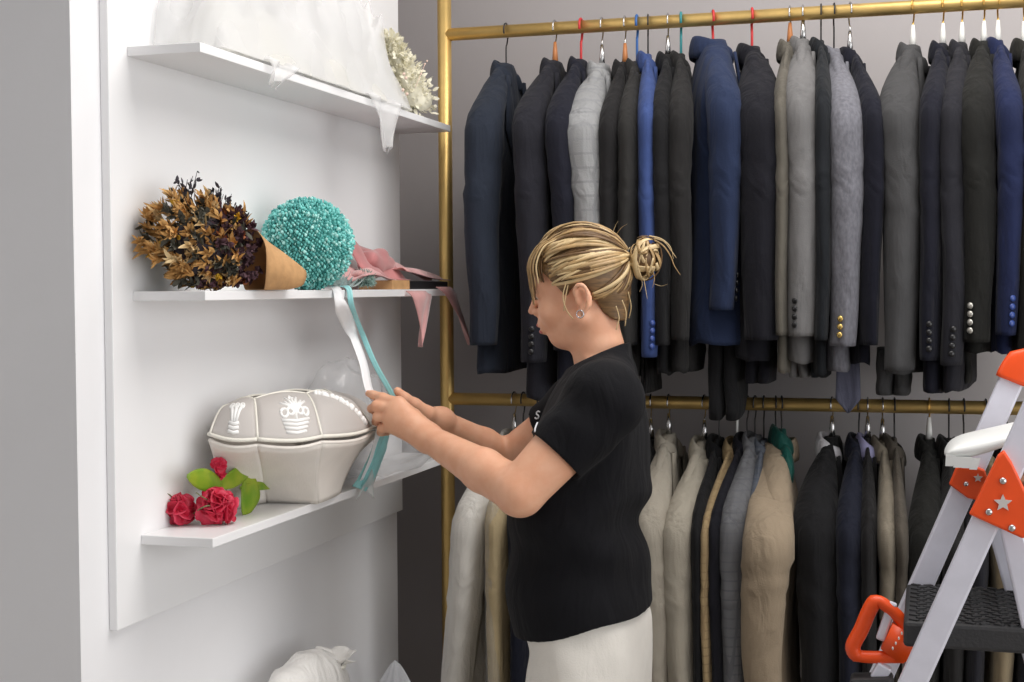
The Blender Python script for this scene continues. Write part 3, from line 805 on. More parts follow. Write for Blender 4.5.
# ---- trousers and shoes
p = Grid((hx-.22, YW-.26, .05), (hx+.22, YW+.26, W(600, 572).z), .004)
rowsP = [(578, 524, 640, .155), (612, 518, 652, .182), (640, 529, 653, .188), (665, 527, 653, .19), (690, 526, 653, .19), (720, 527, 652, .188), (745, 528, 650, .186)]
Zp, CXp, CYp, Ap, Bp = zsec(rowsP)
p.sections(Zp, CXp, CYp, Ap, Bp, .0, .03, lambda x, y, z: .003*np.sin(40*y+9*z)+.002*np.sin(50*x+20*z))
for s in (-1, 1):
    c0 = V((CXp[-1], YW+s*.093, Zp[-1]+.03)); c1 = V((CXp[-1]+.005, YW+s*.095, .47)); c2 = V((CXp[-1]+.02, YW+s*.09, .10))
    p.cone(c0, c1, .104, .088, .04); p.cone(c1, c2, .088, .084, .02)
    S, XX = p.sl((-9, -9, -9), (9, 9, .10))
    p.a[S] = np.maximum(p.a[S], .10-XX[2])
tr = p.mesh('trousers', pant_m, woman, org, 1)
seam = []
for yy in range(632, 682, 6):
    h = BVHTree.FromPolygons([V(q) for q in p.P], [tuple(q) for q in p.Q]).ray_cast(CAM, ray(580+(yy-632)*.06, yy).normalized()) if False else None
shoe_m = mat('shoe_white', (225, 225, 225), .5)
for s in (-1, 1):
    an = V((hx+.025, YW+s*.08, .085)); mb = MB(); rg = []
    for i in range(15):
        f = i/14; x = an.x+.065-.265*f
        w_ = .041*(sin(PI*min(1, .12+.88*f*.98))**.35)*(1 if f < .9 else .8); hh = .105*(1-f)**.6*.75+.045
        rg.append([(x, an.y+w_*cos(a), max(.001, hh/2+hh/2*sin(a))) for a in [2*PI*j/20 for j in range(20)]])
    mb.loft(rg).build('shoe', shoe_m, woman, org=org)

# ---- hair: cap following the skull plus locks drawn back to the bun
hc = Grid(A3(HM0)-.17, A3(HM0)+.17, .0025)
cc = V(H(.016, 0, .043)); er = (.093, .0765, .0880)
hc.ell(cc, er, .01, HR)
hc.cone(H(-.036, 0, .000), H(-.034, 0, -.040), .043, .036, .02)
ax = [hc.lo[k]+hc.h*np.arange(hc.n[k], dtype=np.float32) for k in range(3)]
X, Y, Z_ = ax[0][:, None, None]-HM0.x, ax[1][None, :, None]-HM0.y, ax[2][None, None, :]-HM0.z
f_ = X*hF.x+Y*hF.y+Z_*hF.z; l_ = X*hL.x+Y*hL.y+Z_*hL.z; u_ = X*hU.x+Y*hU.y+Z_*hU.z
# hairline: forehead edge slopes back to the temple, drops before the ear, rises behind it
line = np.interp(f_, [-.10, -.055, -.035, -.022, -.008, .012, .024, .034, .060, .085, .12], [-.058, -.050, -.034, .006, .026, .014, .000, .014, .042, .064, .086])
hc.a = np.maximum(hc.a, (line-u_)*.7)
cap = hc.mesh('hair', hair_b, woman, org, 2)
cap.data.materials.clear(); capm = mat('hair_under', (98, 74, 48), .5, rgb2=(138, 106, 68), vscale=40, stretch=(1, 1, 6)); cap.data.materials.append(capm)
pony = W(627, 257, 0)
def onskull(d, off):   # point on the hair ellipsoid in direction d of the head frame
    d = V(d).normalized(); k = 1/math.sqrt((d.x/er[0])**2+(d.y/er[1])**2+(d.z/er[2])**2)
    q = d*(k+off); return cc+hF*q.x+hL*q.y+hU*q.z
def dirof(p):
    q = V(p)-cc; return V((q.dot(hF), q.dot(hL), q.dot(hU)))
dp = dirof(pony).normalized()
rng = random.Random(5)
mb = MB()
starts = []
for i in range(60):        # over the crown from the forehead edge
    a = rng.uniform(-1.0, 1.25)
    starts.append((V((.75*cos(a)*1.0, sin(a)*.62, .62+rng.uniform(-.10, .22))), .0))
for i in range(70):        # side of the head above and before the ear
    tt = rng.random()
    starts.append((V((.80-1.15*tt, .72, .56-.62*sin(PI*min(1, tt*.72))+rng.uniform(-.05, .15))), 0))
for i in range(50):        # nape hair swept up
    tt = rng.random()
    starts.append((V((-.42-.45*tt, .60*(1-tt)+.05, -.62-.25*tt+rng.uniform(-.05, .25))), 0))
for i in range(22):        # before and above the ear
    tt = rng.random()
    starts.append((V((.42-.62*tt, .80, -.02-.16*(1-tt)+rng.uniform(-.08, .22))), 0))
for i in range(30):        # far side
    tt = rng.random()
    starts.append((V((.70-1.1*tt, -.72, .40-.4*sin(PI*tt*.8)+rng.uniform(-.1, .3))), 0))
for d0, _ in starts:
    d0 = d0.normalized(); n = 16; pts = []; rad = []
    off0 = rng.uniform(-.0015, .0045); ph = rng.uniform(0, 6); w0 = rng.uniform(.0022, .0052); sw = rng.uniform(-.10, .10)
    side = d0.cross(dp)
    for k in range(n+1):
        u = k/n
        d = d0.slerp(dp, u) if False else (d0*(1-u)+dp*u + side*(sw*sin(PI*u)))
        pts.append(onskull(d, off0+.004*sin(PI*u)+.0016*sin(ph+u*7) + (.006*u**6)))
        rad.append(w0*(.35+.65*sin(PI*min(1, .1+.8*u))))
    pts.append(pony+V((rng.uniform(-.003, .006), rng.uniform(-.006, .006), rng.uniform(-.008, .008)))); rad.append(w0*.6)
    r = rng.random(); mi = 0 if r < .38 else (1 if r < .64 else 2)
    mb.tube(pts, rad, 6, flat=.45, upv=d0[0]*hF+d0[1]*hL+d0[2]*hU, mi=mi)
mb.build('hair_locks', [hair_b, hair_l, hair_d], cap, org=org)
# loose front strands hanging before the face
mb = MB()
part = (547, 244)
for i in range(46):
    a = rng.random()
    dy = -.058+.075*rng.random()
    x1 = 528.5+15*a+rng.uniform(-1, 1); ye = (306-14*a if a < .5 else 292-26*a)+rng.uniform(-12, 6)
    P = [W(552+14*a, 238-2*a+rng.uniform(-2, 2), dy*.7-.012), W(537+13*a, 246+1*a, dy-.006), W(x1, 263+3*a, dy-.014), W(x1+1.0+2*a, 282, dy-.014), W(532.5+9*a+rng.uniform(-1, 3), ye, dy-.012)]
    mb.tube(crom(P, 5), [.0028]*5+[.0034]*8+[.0026]*5+[.0012]*3, 6, flat=.5, mi=rng.choice([0, 0, 0, 1, 2]))
# wisps before the ear and at the nape
for P in ([W(566, 283, -.078), W(563, 296, -.080), W(566, 309, -.078), W(573, 319, -.074)], [W(568, 285, -.077), W(565, 300, -.079), W(564, 311, -.077)],
          [W(622, 300, -.04), W(626, 312, -.035), W(625, 326, -.03)], [W(616, 306, -.05), W(619, 318, -.045), W(616, 330, -.045)], [W(628, 292, -.02), W(631, 306, -.01), W(629, 318, 0)]):
    mb.tube(crom(P, 5), .0011, 5, mi=1)
mb.build('loose_strands', [hair_b, hair_l, hair_d], cap, org=org)
# bun: wound loops round the knot with loose ends
mb = MB(); bc = W(644, 258, 0)
for i in range(44):
    e = Euler((rng.uniform(0, 6.3), rng.uniform(0, 6.3), rng.uniform(0, 6.3))).to_matrix()
    R0 = rng.uniform(.018, .034); a0 = rng.uniform(0, 6.3); span = rng.uniform(2.6, 4.6); sq = rng.uniform(.65, 1)
    P = []
    for k in range(17):
        a = a0+span*k/16
        q = e @ V((R0*cos(a), R0*sq*sin(a), .006*sin(2*a+i)))
        P.append(bc+V((q.x*.98, q.y*.9, q.z*1.22)))
    w0 = rng.uniform(.0026, .0066)
    mb.tube(P, [w0*(.5+.5*sin(PI*k/16)) for k in range(17)], 7, flat=.35, upv=P[0]-bc, mi=rng.choice([0, 0, 1, 1, 2]))
mb.ball(bc, (.025, .024, .030), 14, 10, mi=2)
for P, w0 in (([W(655, 240), W(664, 246), W(671, 256), W(675, 266), W(681, 275)], .003), ([W(655, 238), W(665, 242), W(672, 251), W(677, 258)], .0024), ([W(650, 236), W(662, 239), W(671, 247), W(674, 259)], .0022),
          ([W(652, 268), W(655, 278), W(653, 288)], .0024), ([W(644, 276), W(646, 288), W(648, 299)], .0018), ([W(640, 272), W(643, 284), W(640, 292)], .0016), ([W(616, 236), W(622, 228), W(628, 224)], .0009),
          ([W(613, 235), W(616, 226), W(619, 221)], .0008), ([W(655, 284), W(662, 286), W(668, 284)], .0007)):
    q = crom([x+V((0, -.006, 0)) for x in P], 6)
    mb.tube(q, [w0*(1-.75*k/(len(q)-1)) for k in range(len(q))], 6, flat=.6, mi=rng.choice([0, 1]))
mb.build('hair_bun', [hair_b, hair_l, hair_d], cap, org=org, label='messy blond bun')
MB().tube([pony+hL*(.011*cos(a))+V((.004, 0, .013*sin(a))) for a in [2*PI*i/18 for i in range(19)]], .003, 7).build('hair_tie', black_pl, cap, org=org, label='dark hair tie')
# ------------------------------------------------------------------ things on the shelves
rng = random.Random(11)
zM = SH['middle'][0]; zL_ = SH['lower'][0]; zU_ = SH['upper'][0]; zB_ = SH['lowest'][0]
def rv(s=1.0): return V((rng.uniform(-1, 1), rng.uniform(-1, 1), rng.uniform(-1, 1)))*s
# turquoise bouquet ball
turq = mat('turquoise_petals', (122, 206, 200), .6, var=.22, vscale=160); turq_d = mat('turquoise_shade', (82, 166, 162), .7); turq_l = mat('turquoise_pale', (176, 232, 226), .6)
bc_ = atX(307, 245, -1.108); Rb = .083
bc_.z = zM+Rb+.002
t = thing('ball_bouquet', (bc_.x, bc_.y, zM), 'round turquoise bouquet ball of tiny artificial blossoms on the middle shelf', 'bouquet')
MB().ball(bc_, Rb*.93, 32, 20).build('foam_core', turq_d, t, org=t.location)
mb = MB(); N = 2600
for i in range(N):
    u = 1-2*(i+.5)/N; a = i*2.39996
    d = V((math.sqrt(1-u*u)*cos(a), math.sqrt(1-u*u)*sin(a), u))
    if (bc_+d*Rb).x < XW+.004: continue
    p = bc_+d*(Rb*rng.uniform(.93, 1.03)); r = rng.uniform(.0024, .0044)
    M_ = (d+rv(.5)).normalized().to_track_quat('Z', 'X').to_matrix()
    mb.ball(p, (r, r*rng.uniform(.5, 1), r*1.3), 5, 3, M_, mi=rng.choice([0, 0, 0, 1, 2]))
o = mb.build('blossoms', [turq, turq_l, turq_d], t, org=t.location)
# dried flower bouquet
gld = mat('dried_gold', (200, 154, 92), .75, var=.2, vscale=60); straw = mat('dried_straw', (234, 206, 156), .75, var=.12, vscale=60); prp = mat('dried_purple', (82, 54, 62), .8, var=.3, vscale=80)
dkg = mat('dried_grey_green', (78, 76, 66), .85, var=.25, vscale=60); yel = mat('dried_yellow', (220, 176, 50), .7, var=.15, vscale=60); rust = mat('dried_rust', (160, 92, 52), .75, var=.2, vscale=60); drk = mat('dried_dark', (52, 46, 54), .8)
kraft = mat('kraft_paper', (196, 152, 104), .8, var=.1, vscale=40, bump=.4, bscale=60)
fc = atX(196, 241, -1.125); tip = atX(301, 279, -1.045)
fc.z = max(fc.z, zM+.078); tip.z = zM+.022
ax_ = (tip-fc).normalized()
sd = ax_.cross(V((0, 0, 1))).normalized(); u2 = sd.cross(ax_)
t = thing('dried_bouquet', (fc.x, fc.y, zM), 'bouquet of golden and purple dried flowers in brown kraft paper on the middle shelf', 'bouquet')
def inside(p): return p.x > XW+.004 and p.z > zM+.003
def fpos(k0, k1, rr):      # a point of the flower head: along the axis (towards the tip) and round it
    while True:
        a = rng.uniform(0, 2*PI); h = rng.uniform(k0, k1); r = rr*math.sqrt(rng.uniform(.35, 1))*math.sqrt(max(.12, 1-((h-.022)/.115)**2))
        p = fc + ax_*h + sd*(r*cos(a)*.80) + u2*(r*sin(a))
        if inside(p): return p, (p-(fc+ax_*.15)).normalized()
def ears(n, m, name, k0, k1, rr, L, w, nb, spread):
    mb = MB()
    for i in range(n):
        p, d = fpos(k0, k1, rr); d = (d+rv(.35)).normalized()
        for k in range(nb):
            q = p+d*(L*.55*k/nb); dd = (d+rv(spread)).normalized()
            e = q+dd*L*.6
            if not inside(e): dd.z = abs(dd.z); dd.x = abs(dd.x)
            if not inside(q+dd*L*.6): continue
            mb.blade(q, dd, L*rng.uniform(.4, .7), w*rng.uniform(.7, 1.2), rng.uniform(-.3, .4), rv())
    mb.build(name, m, t, org=t.location)
mb = MB()
mb.ball(fc+ax_*.01+V((.004, 0, -.004)), (.040, .062, .050), 20, 14, amp=.25, fs=40).build('stem_mass', drk, t, org=t.location)
ears(110, gld, 'golden_ears', -.07, .08, .066, .036, .0034, 11, .6)
ears(46, straw, 'straw_ears', -.06, .06, .067, .036, .0034, 10, .5)
ears(150, prp, 'purple_blossoms', .0, .125, .068, .020, .0040, 12, 1.0)
ears(60, dkg, 'grey_green_leaves', -.07, .08, .070, .030, .0040, 9, .9)
ears(30, rust, 'rust_ears', .02, .11, .064, .032, .0030, 9, .45)
ears(14, yel, 'yellow_blossoms', -.06, .05, .064, .018, .0050, 10, 1.0)
mb = MB()
for i in range(26):
    a0 = fc+ax_*rng.uniform(-.05, .10)+u2*.045+sd*rng.uniform(-.03, .03)
    d = (V((rng.uniform(-.15, .5), rng.uniform(-.7, .5), 1))).normalized(); L = rng.uniform(.03, .062)
    P = [a0, a0+d*L*.5+rv(.004), a0+d*L+rv(.006)]
    if P[-1].x < XW+.004: continue
    mb.tube(P, [.0008, .0007, .0005], 5)
    for k in range(4):
        q = a0+d*L*rng.uniform(.5, 1.02); mb.blade(q, (d+rv(.9)).normalized(), rng.uniform(.006, .012), .0026, .2, rv())
mb.build('dark_twigs', drk, t, org=t.location)
# paper cone
mb = MB(); rg = []
mouth = fc.lerp(tip, .52)-u2*.006
for i in range(13):
    f = i/12; c = mouth.lerp(tip, f); r = .044*(1-f)**1.0+.0145
    ring = []
    for j in range(36):
        a = 2*PI*j/36
        rr = r*(1+.06*sin(3*a+f*5)+.05*nz((cos(a)*2, sin(a)*2, f*4), 1, 4))
        p = c+sd*(cos(a)*rr*.86)+u2*(sin(a)*rr)-ax_*(.028*(1-f)*(sin(a+.6)))
        p.x = max(p.x, XW+.003); p.z = max(p.z, zM+.0015)
        ring.append(p)
    rg.append(ring)
mb.loft(rg, False, True).build('paper_wrap', kraft, t, org=t.location, solid=.0012)
# ribbons hanging from the turquoise bouquet, held in the hands
rib_w = mat('white_satin', (250, 250, 252), .45, sheen=.3); rib_t = mat('turquoise_satin', (152, 216, 218), .3, sheen=.3); org_w = mat('organza_white', (240, 244, 244), .5, alpha=.6, transl=.4)
def ribbon(P, w, name, m, parent, org, wv=None, n=7, tw=None):
    q = crom(P, n); mb = MB(); rg = []
    for i, p in enumerate(q):
        tt = (q[min(i+1, len(q)-1)]-q[max(i-1, 0)]).normalized()
        v = V(wv) if wv is not None else V((0, 1, 0))
        if tw: v = Matrix.Rotation(tw*i/len(q), 3, tt) @ v
        v = (v-tt*v.dot(tt)).normalized(); ww = w[min(len(w)-1, int(i/len(q)*len(w)))] if hasattr(w, '__len__') else w
        rg.append([p-v*ww, p-v*ww*.3+v.cross(tt)*.0012, p+v*ww*.3+v.cross(tt)*.0012, p+v*ww])
    o = len(mb.v)
    mb.loft(rg, False, False, closed=False)
    return mb.build(name, m, parent, org=org, solid=.0006)
pinch = (nearF[0][3]+nearT[3])*.5
eS = lambda px, y=291, dx=.002: atX(px, y, XS+dx)
e0 = eS(336); 
lp = ribbon([V((-1.13, e0.y-.02, zM+.006)), V((-1.09, e0.y-.005, zM+.006)), V((XS+.004, e0.y, zM+.001)), V((XS+.012, e0.y-.002, zM-.03)), W(351, 330, -.02), W(363, 362, -.04), pinch+V((0, 0, .004)), W(384, 408, -.030), W(380, 430, -.030), W(374, 455, -.03), W(364, 480, -.02)], [.0135]*5+[.0115]*7, 'white_ribbon', rib_w, None, None, (.3, .95, 0))
tag(lp, 'wide white satin ribbon running from the middle shelf down to the hands', 'ribbon')
e1 = eS(346.5)
tr2 = ribbon([V((-1.12, e1.y-.03, zM+.008)), V((-1.09, e1.y, zM+.0075)), V((XS+.006, e1.y, zM+.003)), V((XS+.014, e1.y-.004, zM-.03)), W(362, 333, .0), W(375, 364, -.012), W(391, 393, -.020), W(393, 404, -.022), W(386, 425, -.024), W(379, 445, -.03), W(370, 468, -.025), W(361, 486, -.02)], [.0052]*13, 'turquoise_ribbon', rib_t, None, None, (.7, .7, 0), tw=1.6)
tag(tr2, 'narrow turquoise satin ribbon beside the wide white one, held in the hands', 'ribbon')
tl = ribbon([W(390, 406, -.018), W(384, 432, -.020), W(378, 452, -.025), W(368, 475, -.02), W(359, 489, -.018)], [.012, .014, .016, .017, .016], 'turquoise_ribbon', rib_t, None, None, (.5, .8, .2), tw=.5)
tag(tl, 'wider turquoise ribbon tail hanging down below the hands', 'ribbon')
yk = W(372, 480, 0)
mb = MB()
a1, a2, a3 = W(384, 440, -.012), W(372, 478, -.012), W(366, 500, -.01)
def fork(u, v):
    c = V(crom([a1, a2, W(365, 488, -.01)], 10)[min(20, int(u*20))]); wv = V((.55, .8, 0))
    ww = .006+.008*u
    p = c+wv*((v-.5)*2*ww)
    if u > .75: p.z -= abs(v-.5)*2*(u-.75)*4*.024; p += wv*((v-.5)*2*(u-.75)*4*.008)
    return p
o = MB().sheet(fork, 20, 8).build('organza_ribbon', org_w, solid=.0006)
tag(o, 'sheer white organza ribbon with a forked end hanging below the hands', 'ribbon')
# grey green fluffy pompom, box, pink bow
pom = mat('pompom_grey_green', (150, 178, 170), .85, var=.15, vscale=90)
pc = atX(365, 281, -1.10); pc.z = zM+.021
mb = MB(); mb.ball(pc, .013, 12, 8)
for i in range(420):
    d = rv().normalized()
    if d.z < -.7: continue
    mb.blade(pc+d*.010, (d+rv(.25)).normalized(), rng.uniform(.010, .017), .0016, .3, rv(), n=2)
pl_ = zM+.0012
mb.v = [(x, y, max(z, pl_)) for x, y, z in mb.v]
o = mb.build('pompom', pom, org=pc); tag(o, 'small fluffy grey green pompom between the turquoise ball and the kraft box', 'pompom')
pc2 = atX(343, 284, -1.09)
mb = MB()
for i in range(40):
    c = V((-1.10+rng.uniform(-.02, .02), pc2.y+rng.uniform(-.05, .04), zM+.006)); d = V((rng.uniform(-1, 1), rng.uniform(-1, 1), rng.uniform(0, .5))).normalized()
    mb.blade(c, d, rng.uniform(.02, .04), .006, .4, (0, 0, 1))
mb.v = [(max(x, XW+.003), y, max(z, pl_)) for x, y, z in mb.v]
o = mb.build('silver_leaf_spray', mat('silver_leaf', (186, 200, 198), .6, transl=.2)); tag(o, 'pale silver leaf spray lying at the foot of the turquoise ball', 'leaves')
ba, bb_ = atX(372, 283, -1.125), atX(452, 284, -1.095)
hb = .019
t = thing('gift_box', (-1.115, (ba.y+bb_.y)/2, zM), 'flat long box, half brown kraft and half black, at the end of the middle shelf', 'box')
ym = atX(405, 283, -1.09).y; y1 = min(bb_.y, YE-.008); xa, xb = -1.155, -1.079
MB().box(((xa+xb)/2, (ba.y+ym)/2, zM+.0005+hb/2), (xb-xa, ym-ba.y, hb)).build('kraft_sleeve', kraft, t, org=t.location, smooth=False, bevel=.001)
MB().box(((xa+xb)/2, (ym+y1)/2, zM+.0005+hb*.47), (xb-xa-.002, y1-ym, hb*.92)).build('black_tray', black_pl, t, org=t.location, smooth=False, bevel=.001)
pink = mat('pink_velvet', (224, 168, 166), .7, sheen=.5, var=.12, vscale=20, transl=.15); pinkd = mat('rose_velvet', (186, 118, 118), .75, sheen=.5, var=.12, vscale=20)
zt_ = zM+hb+.002
def crumple(c0, c1, wid, hgt, seed, fold=3, taper=0):
    def fn(u, v):
        p = V(c0).lerp(V(c1), u); dirn = (V(c1)-V(c0)).normalized(); s = dirn.cross(V((0, 0, 1))).normalized()
        w_ = wid*(1-taper*u)
        p = p+s*((v-.5)*2*w_)+V((0, 0, 1))*(hgt*(.45+.55*sin(v*PI*fold+seed+u*2))*sin(PI*min(1, .08+u*.9))+.004*nz((u*6, v*6, seed)))
        p.z = max(p.z, zt_); p.x = max(p.x, XW+.004)
        return p
    return fn
p1_ = atX(372, 262, -1.13); p2_ = atX(392, 276, -1.11); 
t = thing('pink_sash', (-1.11, atX(400, 285, -1.10).y, zt_), 'crumpled dusty pink velvet sash on the long box, ends hanging over the shelf', 'sash')
q0, q1 = atX(352, 268, -1.14), atX(402, 268, -1.12)
MB().sheet(lambda u, v: V((-1.165+.07*v+.01*sin(u*9), q0.y+(q1.y-q0.y)*u*(1-.1*v), max(zt_, zM+.022+(.078-.016*u-.040*max(0, u-.75)*4)*(1-v)**1.0+.006*sin(v*7+u*5)))), 18, 14).build('bow_loop', pinkd, t, org=t.location, solid=.002)
MB().ball(atX(376, 263, -1.135), (.030, .075, .027), 30, 20, amp=.42, fs=24, seed=3).build('bow_knot', pinkd, t, org=t.location)
MB().ball(atX(364, 275, -1.11), (.022, .040, .014), 24, 16, amp=.4, fs=34, seed=6).build('bow_fold', pink, t, org=t.location)
q0, q1 = atX(393, 278, -1.11), atX(448, 283, -1.09)
MB().sheet(lambda u, v: V((-1.15+.072*v+.004*sin(u*6), q0.y+(min(q1.y, YE+.01)-q0.y)*u, max(zt_, zt_+.042*(1-u)**.7*(1-.7*v)+.006*sin(v*9+u*3)+.003))), 20, 14).build('upper_band', pink, t, org=t.location, solid=.002)
q0, q1 = atX(356, 280, -1.10), atX(392, 284, -1.09)
MB().sheet(lambda u, v: V((-1.15+.07*v, q0.y+(q1.y-q0.y)*u, zt_+.002+.020*sin(PI*u)*(1-.6*v)+.005*sin(v*8+u*4))), 16, 10).build('lower_band', pink, t, org=t.location, solid=.002)
def tail(px0, px1, ytop, tipx, tipy, X, name):
    a, b, c = atX(px0, ytop, X), atX(px1, ytop, X), atX(tipx, tipy, X)
    def fn(u, v):
        p = (a.lerp(b, v)).lerp(c.lerp(c+V((0, .004, 0)), v), u**1.05)
        p.x = X+.012*sin(v*PI*1.5+u*2)*(1-.5*u)+(.010 if u > .1 else .010*u*10)
        return p
    MB().sheet(fn, 16, 10).build(name, pink, t, org=t.location, solid=.002)
tail(406, 434, 291, 416, 347, XS+.004, 'hanging_tail')
a, b = atX(436, 288, XS), atX(452, 285, XS)
tail(436, 455, 287, 466, 345, XS+.008, 'hanging_tail')

# ---- lower shelf: flared basket with a sheer lid
ivory = cloth('ivory_linen', (242, 236, 228), .85, var=.03, bump=.35, bscale=500, fold=.06); cord = mat('ivory_cord', (244, 241, 230), .8, bump=.5, bscale=400); sheer = mat('sheer_lace', (226, 221, 217), .7, alpha=.80, transl=.25); emb = mat('embroidery_white', (250, 250, 248), .8)
zs = zL_+.001
rim = [atX(210, 441, -1.15), atX(257, 446, -1.075), atX(321, 443, -1.005), atX(372, 433, -1.035), atX(376, 428, -1.15), atX(300, 430, -1.192)]
def onz(px, py, z): return atZ(px, py, z)
b0_ = atX(225, 494, -1.186); b0_.z = zs
base = [b0_, onz(266, 502, zs), onz(318, 503, zs), onz(339, 493, zs), V((-1.165, onz(338, 493, zs).y+.02, zs)), V((-1.185, onz(231, 496, zs).y+.06, zs))]
for q in base: q.x = max(q.x, -1.19)
cen = sum(rim, V())/6; cen.z = zs
t = thing('lace_basket', cen, 'flared ivory fabric basket with a sheer embroidered lid on the lower shelf', 'basket')
def scal(A_, B_, a_, b_, name):
    # one flared wall: rim edge scooped, the middle bulging outwards
    nrm = (B_-A_).cross(V((0, 0, 1))).normalized()
    if nrm.dot((A_+B_)/2-cen) < 0: nrm = -nrm
    def fn(u, v):
        top = A_.lerp(B_, u); bot = a_.lerp(b_, u)
        p = bot.lerp(top, v)
        p += nrm*(.012*sin(PI*u)*(.3+.7*v)-.010*sin(PI*v)*(1-.2*u)) + V((0, 0, -.006*sin(PI*u)*v**3))
        p.x = max(p.x, XW+.002); return p
    MB().sheet(fn, 12, 12).build(name, ivory, t, org=t.location, solid=.006)
    q = [fn(u, 1)+V((0, 0, .001)) for u in [i/14 for i in range(15)]]
    MB().tube(q, .0036, 8).build('rim_piping', ivory, t, org=t.location)
    q2 = [p+V((0, 0, .0105+.002*sin(PI*i/14)))+nrm*.002 for i, p in enumerate(q)]
    MB().tube(q2, .0034, 8).build('lid_piping', cord, t, org=t.location)
    return q2
mb = MB(); mb.v = [tuple(p) for p in base]; mb.f = [tuple(range(6))]; mb.m = [0]
mb.build('base_panel', ivory, t, org=t.location, solid=.004)
lidrim = []
for i in range(6):
    lidrim.append(scal(rim[i], rim[(i+1) % 6], base[i], base[(i+1) % 6], 'wall_panel'))
top = [atX(231, 405, -1.165), atX(254, 399, -1.115), atX(306, 393.5, -1.085), atX(333, 395, -1.10), atX(318, 392, -1.15), atX(268, 395, -1.18)]
tc_ = sum(top, V())/6+V((0, 0, .004))
LID = []
for i in range(6):
    A_, B_ = lidrim[i][0], lidrim[i][-1]; a_, b_ = top[i], top[(i+1) % 6]; ed = lidrim[i]
    nrm = (B_-A_).cross(V((0, 0, 1))).normalized()
    if nrm.dot((A_+B_)/2-cen) < 0: nrm = -nrm
    def fn(u, v, ed=ed, a_=a_, b_=b_, nrm=nrm):
        k = u*(len(ed)-1); j = min(len(ed)-2, int(k)); lo = ed[j].lerp(ed[j+1], k-j)
        hi = a_.lerp(b_, u)+V((0, 0, .007*sin(PI*u)))
        p = lo.lerp(hi, v)+nrm*(.016*sin(PI*v)*sin(PI*u)**.5) + V((0, 0, .016*sin(PI*v)))
        p.x = max(p.x, XW+.002); return p
    LID.append(fn)
    MB().sheet(fn, 12, 12).build('lid_panel', sheer, t, org=t.location, solid=.0008)
    MB().tube([fn(0, v) for v in [k/10 for k in range(11)]], .0023, 8).build('lid_cord', cord, t, org=t.location)
    MB().tube([fn(u, 1) for u in [k/10 for k in range(11)]], .0022, 8).build('lid_cord', cord, t, org=t.location)
mb = MB()
mb.sheet(lambda u, v: tc_.lerp(top[int(u*5.999)].lerp(top[(int(u*5.999)+1) % 6], u*6-int(u*5.999)), max(.02, v)), 30, 4).build('lid_top', sheer, t, org=t.location)
def motif(fn, cu, cv, sc_, kind, thick=.0022):
    mb = MB()
    def P(x, y): return fn(min(1, max(0, cu+x*sc_)), min(1, max(0, cv+y*sc_*1.25)))
    def st(pts, w=1.0): mb.tube([P(x, y) for x, y in pts], thick*w, 6)
    if kind == 'vase':     # spray of blossoms in a small pot
        for y in (-.9, -.75, -.6, -.45): st([(-.55-.5*(y+.9), y), (0, y-.04), (.55+.5*(y+.9), y)], 1.4)
        for s in (-1, 1):
            st([(s*(.62+.18*cos(a)), -.12+.2*sin(a)) for a in [2*PI*k/10 for k in range(11)]], 1.3)
            st([(s*(.28+.18*cos(a)), -.05+.18*sin(a)) for a in [2*PI*k/10 for k in range(11)]], 1.3)
            for b in (.25, .5, .75): st([(0, -.2), (s*b*.5, .25), (s*b, .62-.25*b)], 1.3)
            st([(s*.1, .3), (s*.2, .55), (s*.34, .75)], 1.2)
        st([(0, -.4), (0, .3), (.02, .85)], 1.3); st([(-.12, .7), (0, .9), (.12, .7)], 1.2)
    else:
        for y in (-.8, -.62, -.44): st([(-.4, y), (0, y-.05), (.4, y)], 1.5)
        for s in (-1, 0, 1):
            st([(s*.15, -.4), (s*.3, .1), (s*.5, .5)], 1.4)
            st([(s*.5+.16*cos(a), .5+.18*sin(a)) for a in [2*PI*k/10 for k in range(11)]], 1.2)
    mb.build('embroidery', emb, t, org=t.location)
motif(LID[0], .52, .42, .30, 'sprig'); motif(LID[1], .55, .45, .30, 'vase')
mb = MB()
for k in range(26):
    f = k/25; P_ = LID[2](.18+.62*f, .88-.76*f)
    mb.ball(P_+V((rng.uniform(-.002, .002), rng.uniform(-.004, .004), 0)), (.0045, .0085, .0065), 7, 5, amp=.3, fs=200, seed=k)
mb.build('embroidery', emb, t, org=t.location)
